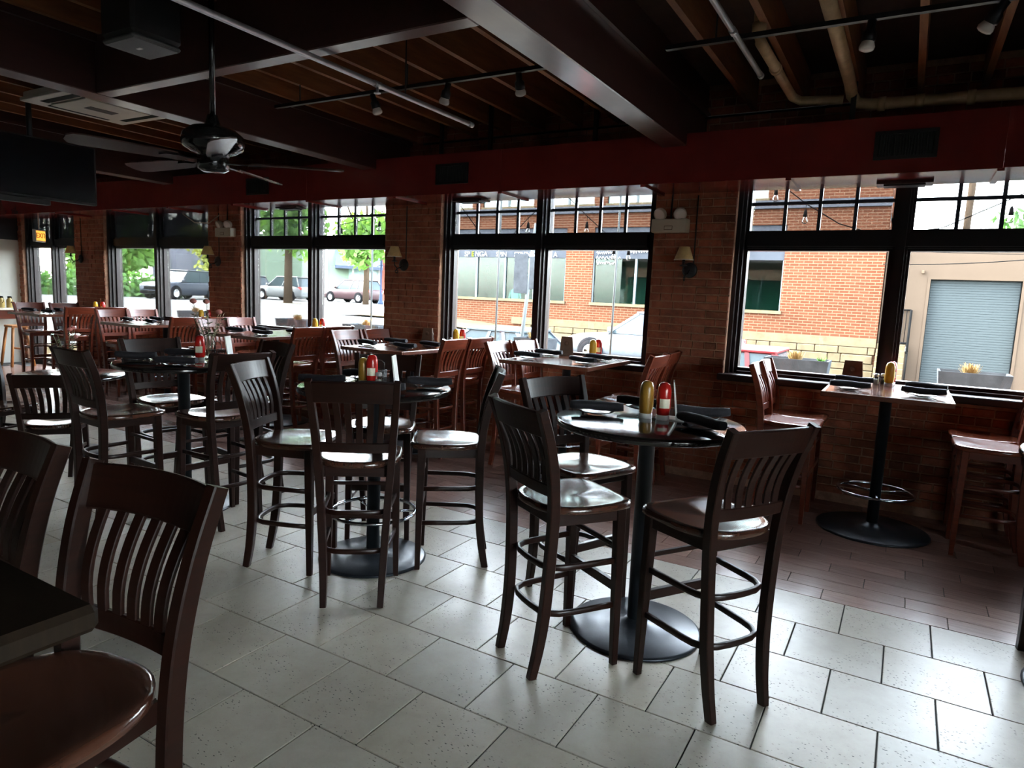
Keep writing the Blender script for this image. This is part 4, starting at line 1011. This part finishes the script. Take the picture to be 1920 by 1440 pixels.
# garage building
gar = thing('garage_building', 'beige stucco building with a wide blue-grey roller door', 'building', (0, 22.3, 0))
GX0, GX1 = -.70, 9.0; DX0, DX1, DZ0, DZ1 = .44, 2.52, -.42, 2.60
MB().box(GX0, DX0, 0, .3, -1.5, 3.75).box(DX1, GX1, 0, .3, -1.5, 3.75).box(DX0, DX1, 0, .3, DZ1, 3.75).box(GX0, GX1, .3, 8, 3.6, 3.74).box(GX1 - .3, GX1, .3, 8, -1.5, 3.6).box(GX0, GX0 + .3, .3, 8, -1.5, 3.6).build('wall', 'stucco', gar)
MB().box(GX0, GX1, -.04, .34, 3.75, 3.84).build('coping', 'limestone', gar)
dr = MB().box(DX0, DX1, .16, .2, DZ0, DZ1).build('roller_door', 'rollerdoor', gar)
sl = MB().cbox(DX0 + .01, DX1 - .01, .145, .165, 0, .066, .008).mesh('slat', 'rollerdoor')
k = 0
while DZ0 + (k + 1) * .068 < DZ1: link('slat', sl, dr, (0, 0, DZ0 + k * .068)); k += 1
MB().box(DX0 - .07, DX0, -.02, .2, DZ0, DZ1 + .06).box(DX1, DX1 + .07, -.02, .2, DZ0, DZ1 + .06).box(DX0, DX1, -.02, .2, DZ1, DZ1 + .06).build('door_trim', 'stucco', gar)
MB().cbox(-.02, .06, -.08, 0, .55, .68, .01).build('meter_box', 'white', gar); MB().cbox(.20, .27, -.10, 0, 2.75, 2.84, .01).build('wall_lamp', 'bark', gar)
for k, (x, z) in enumerate([(-.30, 3.35), (-.22, 3.2), (-.36, 3.1), (-.42, 3.4)]): MB().cbox(x - .07, x + .07, -.04 - .01 * k, 0, z - .06, z + .08, .01).build('mural_patch', ('lampiron', 'white', 'redpost', 'lampiron')[k], gar)
stp = thing('concrete_steps', 'pale concrete steps rising beside the roller door', 'steps', (0, 21.2, 0))
for k in range(7): MB().cbox(-.70, .02, k * .13, 1.09, -.42 + k * .165 - .02, -.42 + (k + 1) * .165, .01).build('step', 'limestone', stp)
rl = thing('stair_railing', 'black iron stair railing on the concrete steps', 'railing', (.05, 21.2, 0))
MB().tube([(0, 0, .55), (0, .9, 1.72), (0, 1.05, 1.72), (-.62, 1.05, 1.72)], .022, 8).build('top_rail', 'cable', rl); MB().tube([(0, .9, .78), (-.62, .9, .78)], .03, 8).build('lower_rail', 'cable', rl)
for k in range(7): MB().tube([(-.09 * k, 1.0, .72), (-.09 * k, 1.05, 1.72)], .011, 6).build('baluster', 'cable', rl)
MB().tube([(.02, .05, -.42), (.02, .02, .58)], .022, 8).build('post', 'cable', rl); MB().tube([(.02, .9, -.4), (.02, .9, 1.72)], .022, 8).build('post', 'cable', rl)
def wire(p, q, sag, lab, r=.012, n=16):
    pts = []
    for i in range(n + 1):
        u = i / n; pts.append((p[0] + (q[0] - p[0]) * u, p[1] + (q[1] - p[1]) * u, p[2] + (q[2] - p[2]) * u - sag * 4 * u * (1 - u)))
    return tag(MB().tube(pts, r, 5).build('overhead_cable', 'cable'), lab, 'cable', 'overhead cables outside')
wire((-.75, 21.5, 2.95), (9, 20.8, 4.6), .45, 'dark overhead cable drooping in front of the garage wall'); wire((-.75, 21.6, 3.35), (9, 21.8, 3.6), .2, 'upper thin overhead cable in front of the garage wall', .007)
up_ = thing('utility_pole', 'grey wooden utility pole behind the garage building', 'pole', (1.55, 32, -1)); MB().tube([(0, 0, 0), (.1, 0, 11)], .13, 10).build('pole', 'bark', up_); MB().cbox(-.9, 1.1, -.06, .06, 10.2, 10.35, .01).build('crossarm', 'bark', up_)

# planters
def planter(x, y, w, lab, green=False):
    g = gz(x, y) + .06
    t = thing('planter_box', lab, 'planter', (x, y, g), 0, 'grey planter boxes on the sidewalk')
    H_ = 1.03 - g; h2 = w / 2
    def ring(k, z): return [(-h2 * k, -.20 * k, z), (h2 * k, -.20 * k, z), (h2 * k, .20 * k, z), (-h2 * k, .20 * k, z)]
    v = ring(.80, .32) + ring(1, H_) + ring(.93, H_) + ring(.90, H_ - .05)
    MB().add(v, [(3, 2, 1, 0)] + [(k * 4 + i, k * 4 + (i + 1) % 4, (k + 1) * 4 + (i + 1) % 4, (k + 1) * 4 + i) for k in range(3) for i in range(4)]).build('box', 'planter', t)
    MB().box(-h2 * .9, h2 * .9, -.18, .18, H_ - .08, H_ - .03).build('soil', 'soil', t)
    for sx in (-1, 1):
        for sy in (-1, 1): MB().box(sx * h2 * .66 - .02, sx * h2 * .66 + .02, sy * .12 - .02, sy * .12 + .02, 0, .3195).build('leg', 'cable', t)
    rnd = random.Random(int(x * 100)); b = MB()
    for k in range(150):
        a = rnd.uniform(0, 2 * pi); r = rnd.uniform(.02, .12); L = rnd.uniform(.06, .14); cx = -.03
        p0 = Vector((cx + r * .5 * cos(a), r * .4 * sin(a), H_ - .04)); p1 = p0 + Vector((r * .5 * cos(a), r * .5 * sin(a), L)); n = Vector((-sin(a), cos(a), 0)) * .008
        b.add([p0 - n, p0 + n, p1 + n * .4, p1 - n * .4], [(0, 1, 2, 3)])
    b.build('dry_tuft', 'drygrass', t)
    if green:
        b = MB()
        for k in range(50):
            a = rnd.uniform(0, 2 * pi); p0 = Vector((h2 * .72, 0, H_ - .04)); p1 = p0 + Vector((.07 * cos(a), .07 * sin(a), rnd.uniform(.05, .10))); n = Vector((-sin(a), cos(a), 0)) * .008
            b.add([p0 - n, p0 + n, p1], [(0, 1, 2)])
        b.build('green_tuft', 'grass', t)
planter(.69, 9.0, .68, 'grey planter with a dry tuft in front of the roller door'); planter(-1.13, 9.0, .74, 'grey planter with dry and green tufts outside the big window', True)
planter(-10.0, 9.0, .85, 'grey planter with a dry tuft below the parked white car'); planter(-8.25, 9.0, .85, 'grey planter with a dry tuft below the purple car'); planter(-4.85, 9.0, .55, 'grey planter outside the shop-sign window, right one'); planter(-6.75, 9.0, .55, 'grey planter outside the shop-sign window, left one'); planter(-13.1, 9.0, .8, 'grey planter below the dark parked car')

# patio posts, string lights, sign post
for x, l in ((-4.96, 'thin grey patio post in the left pane of the shop-sign window'), (-3.23, 'thin grey patio post in the right pane of the shop-sign window'), (-8.36, 'thin grey patio post beside the purple car'), (-7.27, 'thin grey patio post at the edge of the widest pier'), (-10.15, 'thin grey patio post beside the white car')):
    t = thing('patio_post', l, 'post', (x, 8.0, gz(x, 8) + .06), 0, 'patio posts'); MB().tube([(0, 0, .01), (.02, 0, 3.4)], .014, 8).build('shaft', 'alu', t); MB().lathe([(0, 0), (.09, 0), (.09, .012), (.03, .02), (.02, .05)], 14).build('foot', 'alu', t)
def string_lights(pts, bulbs, lab, y=8.2):
    t = thing('string_light', lab, 'string lights', (0, y, 0), 0, 'outdoor string lights')
    yw = WY + .27 - y
    MB().tube([(pts[0][0], yw, 3.3)] + [(x, 0, z) for x, z in pts] + [(pts[-1][0], yw, 3.3)], .006, 5).build('cord', 'cable', t)
    for (x, z) in bulbs:
        h = MB().lathe([(0, .10), (.010, .10), (.016, .08), (.020, .05), (.022, .02), (0, .02)], 10).build('socket', 'cable', t, (x, 0, z)); MB().tube([(0, 0, .1), (0, 0, .17)], .003, 4).build('lead', 'cable', h)
        MB().lathe([(.014, .02), (.022, .0), (.030, -.025), (.029, -.04), (.015, -.055), (0, -.058)], 12).build('bulb', 'jar', h)
string_lights([(-1.7, 3.15), (-1.43, 3.06), (-1.1, 2.80), (-.75, 2.58), (-.35, 2.45), (.2, 2.52), (.76, 2.80), (1.4, 3.15)], [(-1.43, 2.89), (-1.10, 2.64), (.757, 2.62)], 'string of clear bulbs hanging outside the big window')
string_lights([(-5.2, 2.30), (-4.9, 2.45), (-4.62, 2.72), (-4.2, 3.05), (-4.0, 2.95), (-3.74, 2.72), (-3.34, 2.40), (-3.14, 2.38), (-2.6, 2.5)], [(-4.62, 2.56), (-3.74, 2.55), (-3.34, 2.22), (-3.14, 2.21)], 'string of clear bulbs hanging outside the shop-sign window')
string_lights([(-9.0, 3.0), (-8.11, 2.68), (-7.2, 2.8), (-6.6, 3.1)], [(-8.11, 2.52), (-7.3, 2.62)], 'string of clear bulbs hanging outside the parked-car window')
t = thing('leaning_sign_post', 'leaning grey street sign post outside the shop-sign window', 'sign', (-6.35, 11.0, gz(-6.35, 11)))
MB().tube([(0, 0, 0), (.32, 0, 3.4)], .035, 10).build('post', 'alu', t); MB().cbox(-.08, .21, -.05, -.038, 2.12, 2.85, .004).build('sign_plate', 'planter', t); MB().cbox(.25, .34, -.05, -.038, 2.2, 2.8, .004).build('sign_plate', 'planter', t)

# cars
def car(x, y, rz, col, lab, L=4.6, Wd=1.84, Hh=1.66, suv=True, name='car'):
    bm_ = plain('car_paint', tuple(c * .35 for c in col), .4, .03, 2, spec=.12)
    t = thing(name, lab, 'car', (x, y, gz(x, y)), rz, 'cars parked outside')
    hw = Wd / 2; belt = Hh * .60; hood = Hh * (.585 if suv else .56); l2 = L / 2
    stn = [(-l2, .36, belt * .80, .82), (-l2 + .06, .28, belt * .97, .92), (-l2 + .5, .24, belt * 1.02, 1), (-.4, .22, belt, 1), (l2 * .38, .22, belt * .99, 1), (l2 * .55, .23, hood, .99), (l2 - .35, .24, hood * .93, .96), (l2 - .08, .26, hood * .80, .88), (l2, .34, hood * .62, .80)]
    v = []; m = 10
    for (xx, zb, zt, k) in stn:
        h = hw * k; mid = (zb + zt) / 2
        for (a, b) in [(-.86, zb), (.86, zb), (.97, zb + .10), (1.0, mid), (.98, zt - .12), (.90, zt - .01), (.4, zt + .012), (-.4, zt + .012), (-.90, zt - .01), (-.98, zt - .12)]: v.append((xx, a * h, b))
    for i in range(len(stn)): v.append((stn[i][0], -1.0 * hw * stn[i][3], (stn[i][1] + stn[i][2]) / 2)) if False else None
    f = [(i * m + j, i * m + (j + 1) % m, (i + 1) * m + (j + 1) % m, (i + 1) * m + j) for i in range(len(stn) - 1) for j in range(m)]
    f += [tuple(range(m)), tuple((len(stn) - 1) * m + j for j in reversed(range(m)))]
    MB().add(v, f, True).build('body_shell', bm_, t)
    cb0, cb1 = (-l2 + (.12 if suv else .75)), l2 * .42; ct0, ct1 = (-l2 + (.50 if suv else 1.35)), l2 * .08
    wb, wt = hw * .93, hw * .72; zt = Hh - .05
    q = [(cb0, -wb, belt - .02), (cb1, -wb, belt - .02), (cb1, wb, belt - .02), (cb0, wb, belt - .02), (ct0, -wt, zt), (ct1, -wt, zt), (ct1, wt, zt), (ct0, wt, zt)]
    MB().add(q, [(3, 2, 1, 0), (4, 5, 6, 7), (0, 1, 5, 4), (1, 2, 6, 5), (2, 3, 7, 6), (3, 0, 4, 7)]).build('windows', 'carglass', t)
    MB().cbox(ct0 - .08, ct1 + .06, -wt - .03, wt + .03, zt - .02, Hh, .022).build('roof_panel', bm_, t)
    for s in (-1, 1):
        pl = MB()
        for (bx, tx) in ((cb0, ct0), (cb1, ct1), ((cb0 + cb1) / 2 + .1, (ct0 + ct1) / 2 + .05), (cb0 * .62 + cb1 * .38 - .25, ct0 * .72 + ct1 * .28)):
            pl.sweep([(bx, s * (wb + .004), belt - .03), (tx, s * (wt + .004), zt)], rect(.035, .012), side=(1, 0, 0), smooth=False)
        pl.build('pillar', bm_, t)
        MB().cbox(l2 * .34, l2 * .34 + .14, s * (hw + .02) - .06, s * (hw + .02) + .08, belt, belt + .15, .03).build('mirror', bm_, t)
        MB().cbox(l2 - .30, l2 - .06, s * hw * .70 - .13, s * hw * .70 + .13, hood * .66, hood * .80, .03).build('headlight', 'headlamp', t)
        MB().cbox(-l2 - .005, -l2 + .20, s * hw * .80 - .10, s * hw * .80 + .10, belt * .78, belt * .97, .03).build('tail_light', 'lampred', t)
        for wx in (l2 - .88, -l2 + .86):
            R_ = .35 if suv else .32
            MB().lathe([(R_ + .05, -.02), (R_ + .05, .012), (R_ - .04, .014)], 26, (wx, s * (hw - .005), R_ + .02), axis='y').build('wheel_arch', 'tyre', t)
            wh = MB().lathe([(R_ * .62, -.10), (R_ * .95, -.10), (R_, -.06), (R_, .06), (R_ * .95, .10), (R_ * .62, .10)], 26, axis='y').build('wheel', 'tyre', t, (wx, s * (hw - .085), R_))
            rm = MB().lathe([(R_ * .64, s * .085), (R_ * .58, s * .098), (R_ * .54, s * .06), (0, s * .05)], 20, axis='y')
            for k in range(5):
                a = 2 * pi * k / 5; rm.sweep([(.03 * cos(a), s * .085, .03 * sin(a)), (R_ * .6 * cos(a), s * .095, R_ * .6 * sin(a))], rect(.028, .012), side=(-sin(a), 0, cos(a)), smooth=False)
            rm.build('rim', 'rim', wh)
    MB().cbox(l2 - .08, l2 + .012, -hw * .48, hw * .48, hood * .50, hood * .70, .02).build('grille', 'cable', t)
    MB().cbox(l2 - .10, l2 + .02, -hw * .78, hw * .78, .28, .46, .03).build('bumper', 'cable', t)
    return t
car(-38.0, 33.1, pi, (.30, .31, .32), 'white SUV parked across the street', 4.6)
car(-35.4, 37.0, pi, (.08, .042, .047), 'dark purple SUV parked across the street', 4.5)
car(-43.4, 33.6, pi, (.25, .26, .27), 'silver car half hidden in front of the white SUV')
car(-42.6, 39.0, radians(-45), (.15, .155, .165), 'grey car nose between the white and purple SUVs', 4.2, Hh=1.45, suv=False)
car(-36.3, 24.0, radians(-75), (.05, .06, .085), 'dark blue SUV parked beyond the far window', 4.6)
car(-5.9, 17.6, pi, (.19, .21, .235), 'silver sedan parked outside the shop-sign window', 4.6, Hh=1.45, suv=False)
car(-2.0, 12.2, 0, (.19, .022, .026), 'red car parked outside the big window', 4.2, Hh=1.42, suv=False)
car(-7.6, 12.2, pi, (.13, .16, .185), 'blue car whose roof shows behind the window-lit stools', 4.6, Hh=1.45, suv=False)
# yellow centre line
ln = MB(); 
for k in range(12):
    x0, y0 = -36 + 2.2 * k, 27 + 1.6 * k * .2; x1, y1 = x0 + 2.2, y0 + .32
    ln.quad((x0, y0, gz(x0, y0) + .012), (x1, y1, gz(x1, y1) + .012), (x1 - .02, y1 + .14, gz(x1, y1) + .012), (x0 - .02, y0 + .14, gz(x0, y0) + .012))
tag(struct(ln.build('road_marking', 'yellowline')), 'yellow centre line on the street')

# trees, hedge
def leaves(b, c, rx, ry, rz_, n, size, rnd):
    for k in range(n):
        while True:
            p = Vector((rnd.uniform(-1, 1), rnd.uniform(-1, 1), rnd.uniform(-1, 1)))
            if .25 < p.length < 1: break
        q = Vector((c[0] + p.x * rx, c[1] + p.y * ry, c[2] + p.z * rz_))
        a = Vector((rnd.uniform(-1, 1), rnd.uniform(-1, 1), rnd.uniform(-1, 1))).normalized(); d = a.orthogonal().normalized(); s = size * rnd.uniform(.6, 1.3)
        b.add([q - a * s, q + d * s * .5, q + a * s, q - d * s * .5], [(0, 1, 2, 3)])
def tree(x, y, h, r, m, lab, n=1100, size=.30, trunk=.20, low=.35):
    g = gz(x, y); rnd = random.Random(int(abs(x * 31 + y * 17))); t = thing('street_tree', lab, 'tree', (x, y, g), 0, 'trees outside')
    MB().tube([(0, 0, -.1), (.05, .02, h * .35), (-.05, .05, h * .7)], trunk, 10, scales=[1.2, .9, .4]).build('trunk', 'bark', t)
    br = MB()
    for k in range(5):
        a = rnd.uniform(0, 2 * pi); br.tube([(0, 0, h * .4), (r * .35 * cos(a), r * .35 * sin(a), h * .58), (r * .6 * cos(a), r * .6 * sin(a), h * .75)], trunk * .35, 6, scales=[1, .7, .3])
    br.build('branches', 'bark', t)
    b = MB()
    for k in range(7):
        a = rnd.uniform(0, 2 * pi); d = r * rnd.uniform(.1, .55); zc = h * rnd.uniform(low + .18, .86)
        leaves(b, (d * cos(a), d * sin(a), zc), r * .55, r * .55, h * .17, n // 7, size, rnd)
    b.build('crown', m, t); return t
tree(-31.9, 27.9, 10.5, 3.3, 'leaf_a', 'bright green street tree above the white SUV', 2600, .26, .22, .20)
tree(-31.0, 33.6, 9.5, 2.7, 'leaf_a', 'bright green street tree beside the purple SUV', 1900, .26, .18, .22)
tree(-33, 46, 12, 4.4, 'leaf_b', 'large green tree behind the purple SUV', 1500, .45, .3, .45)
tree(-47.5, 25.8, 9, 3.9, 'leaf_a', 'broad bright tree beyond the dark SUV', 3200, .40, .3, .0)
tree(-47, 16.9, 9, 4.0, 'leaf_a', 'broad bright tree beyond the street door', 3200, .40, .3, .0)
tree(-38.9, 27.4, 5.2, 1.9, 'leaf_y', 'small yellow-green tree right of the dark SUV', 900, .20, .10, .1)
tree(4.4, 34, 8.0, 2.4, 'leaf_b', 'leafy tree rising behind the garage building', 1100, .22, .16, .35)
rnd = random.Random(9); b = MB()
for k in range(14):
    u = k / 13; leaves(b, (-41.8 + 3.2 * u, 16.0 + 8.6 * u, 1.1), .9, .9, .95, 170, .22, rnd)
hd = tag(thing('hedge', 'clipped green hedge along the far pavement', 'hedge'), None); b.build('foliage', 'leaf_b', hd)
for k in range(6): MB().tube([(-41.8 + .6 * k, 16.0 + 1.65 * k, .3), (-41.8 + .6 * k, 16.0 + 1.65 * k, 1.6)], .05, 6).build('stem', 'bark', hd)
# far corner shop with awning
U = Vector((.692, .722, 0)).normalized()
cs = thing('corner_shop', 'pale green corner shop with a navy awning across the street', 'building', (-51.0, 38.0, .4), atan2(U.y, U.x))
MB().box(-1.0, 10.2, 0, .3, -.4, 5.6).build('green_wall', 'greenwall', cs); MB().box(10.2, 13.0, .12, .3, -.4, 5.6).build('shopfront_wall', 'white', cs)
MB().box(13.0, 13.5, -.08, .3, -.4, 6).build('pilaster', 'redpost', cs); MB().box(13.5, 22, 0, .3, -.4, 6.5).build('brick_wall', 'brickfar', cs); MB().box(-1, 22, .3, 8, -.4, 5.6).build('rear_block', 'greenwall', cs)
for k in range(3): MB().box(9.5 + k * 1.18, 10.5 + k * 1.18, .06, .12, .2, 3.0).build('shop_pane', 'shopglass', cs)
MB().add([(9.0, 0, 4.6), (13.1, 0, 4.6), (13.1, -1.6, 3.2), (9.0, -1.6, 3.2), (13.1, -1.6, 2.95), (9.0, -1.6, 2.95), (9.0, 0, 2.95), (13.1, 0, 2.95)], [(0, 1, 2, 3), (3, 2, 4, 5), (0, 3, 5, 6), (1, 7, 4, 2)]).build('awning', 'awning', cs)
MB().box(8.2, 8.35, -.06, 0, -.3, 5.4).build('white_downpipe', 'white', cs)
hs_ = thing('grey_house', 'dark grey timber house beyond the dark SUV', 'building', (-58.5, 39.4, .4), radians(50)); MB().box(-3, 2.4, 0, 5, -.4, 5).build('walls', 'darkhouse', hs_)
MB().prism([(-3.3, 5), (2.7, 5), (-.3, 7.6)], -.3, 5.3).build('roof', 'bluegrey', hs_)
for k in range(2): MB().box(-2.6 + 3 * k, -1.4 + 3 * k, -.04, .0, 1.8, 3.2).build('window', 'alu', hs_)
t = thing('street_lamp', 'dark blue ornamental street lamp post beside the tan brick', 'street lamp', (-32.0, 36.2, gz(-32, 36)))
MB().lathe([(0, 0), (.20, 0), (.20, .12), (.13, .25), (.10, .6), (.07, .75), (.065, 3.6), (.09, 3.7), (.05, 3.8), (0, 3.8)], 14).build('post', 'lampiron', t); MB().lathe([(.06, 3.8), (.20, 4.0), (.22, 4.4), (.10, 4.6), (0, 4.75)], 14).build('lantern', 'bulb', t)
MB().tube([(-.4, 0, 2.6), (0, 0, 2.75), (.4, 0, 2.6)], .02, 6).build('banner_arm', 'lampiron', t)
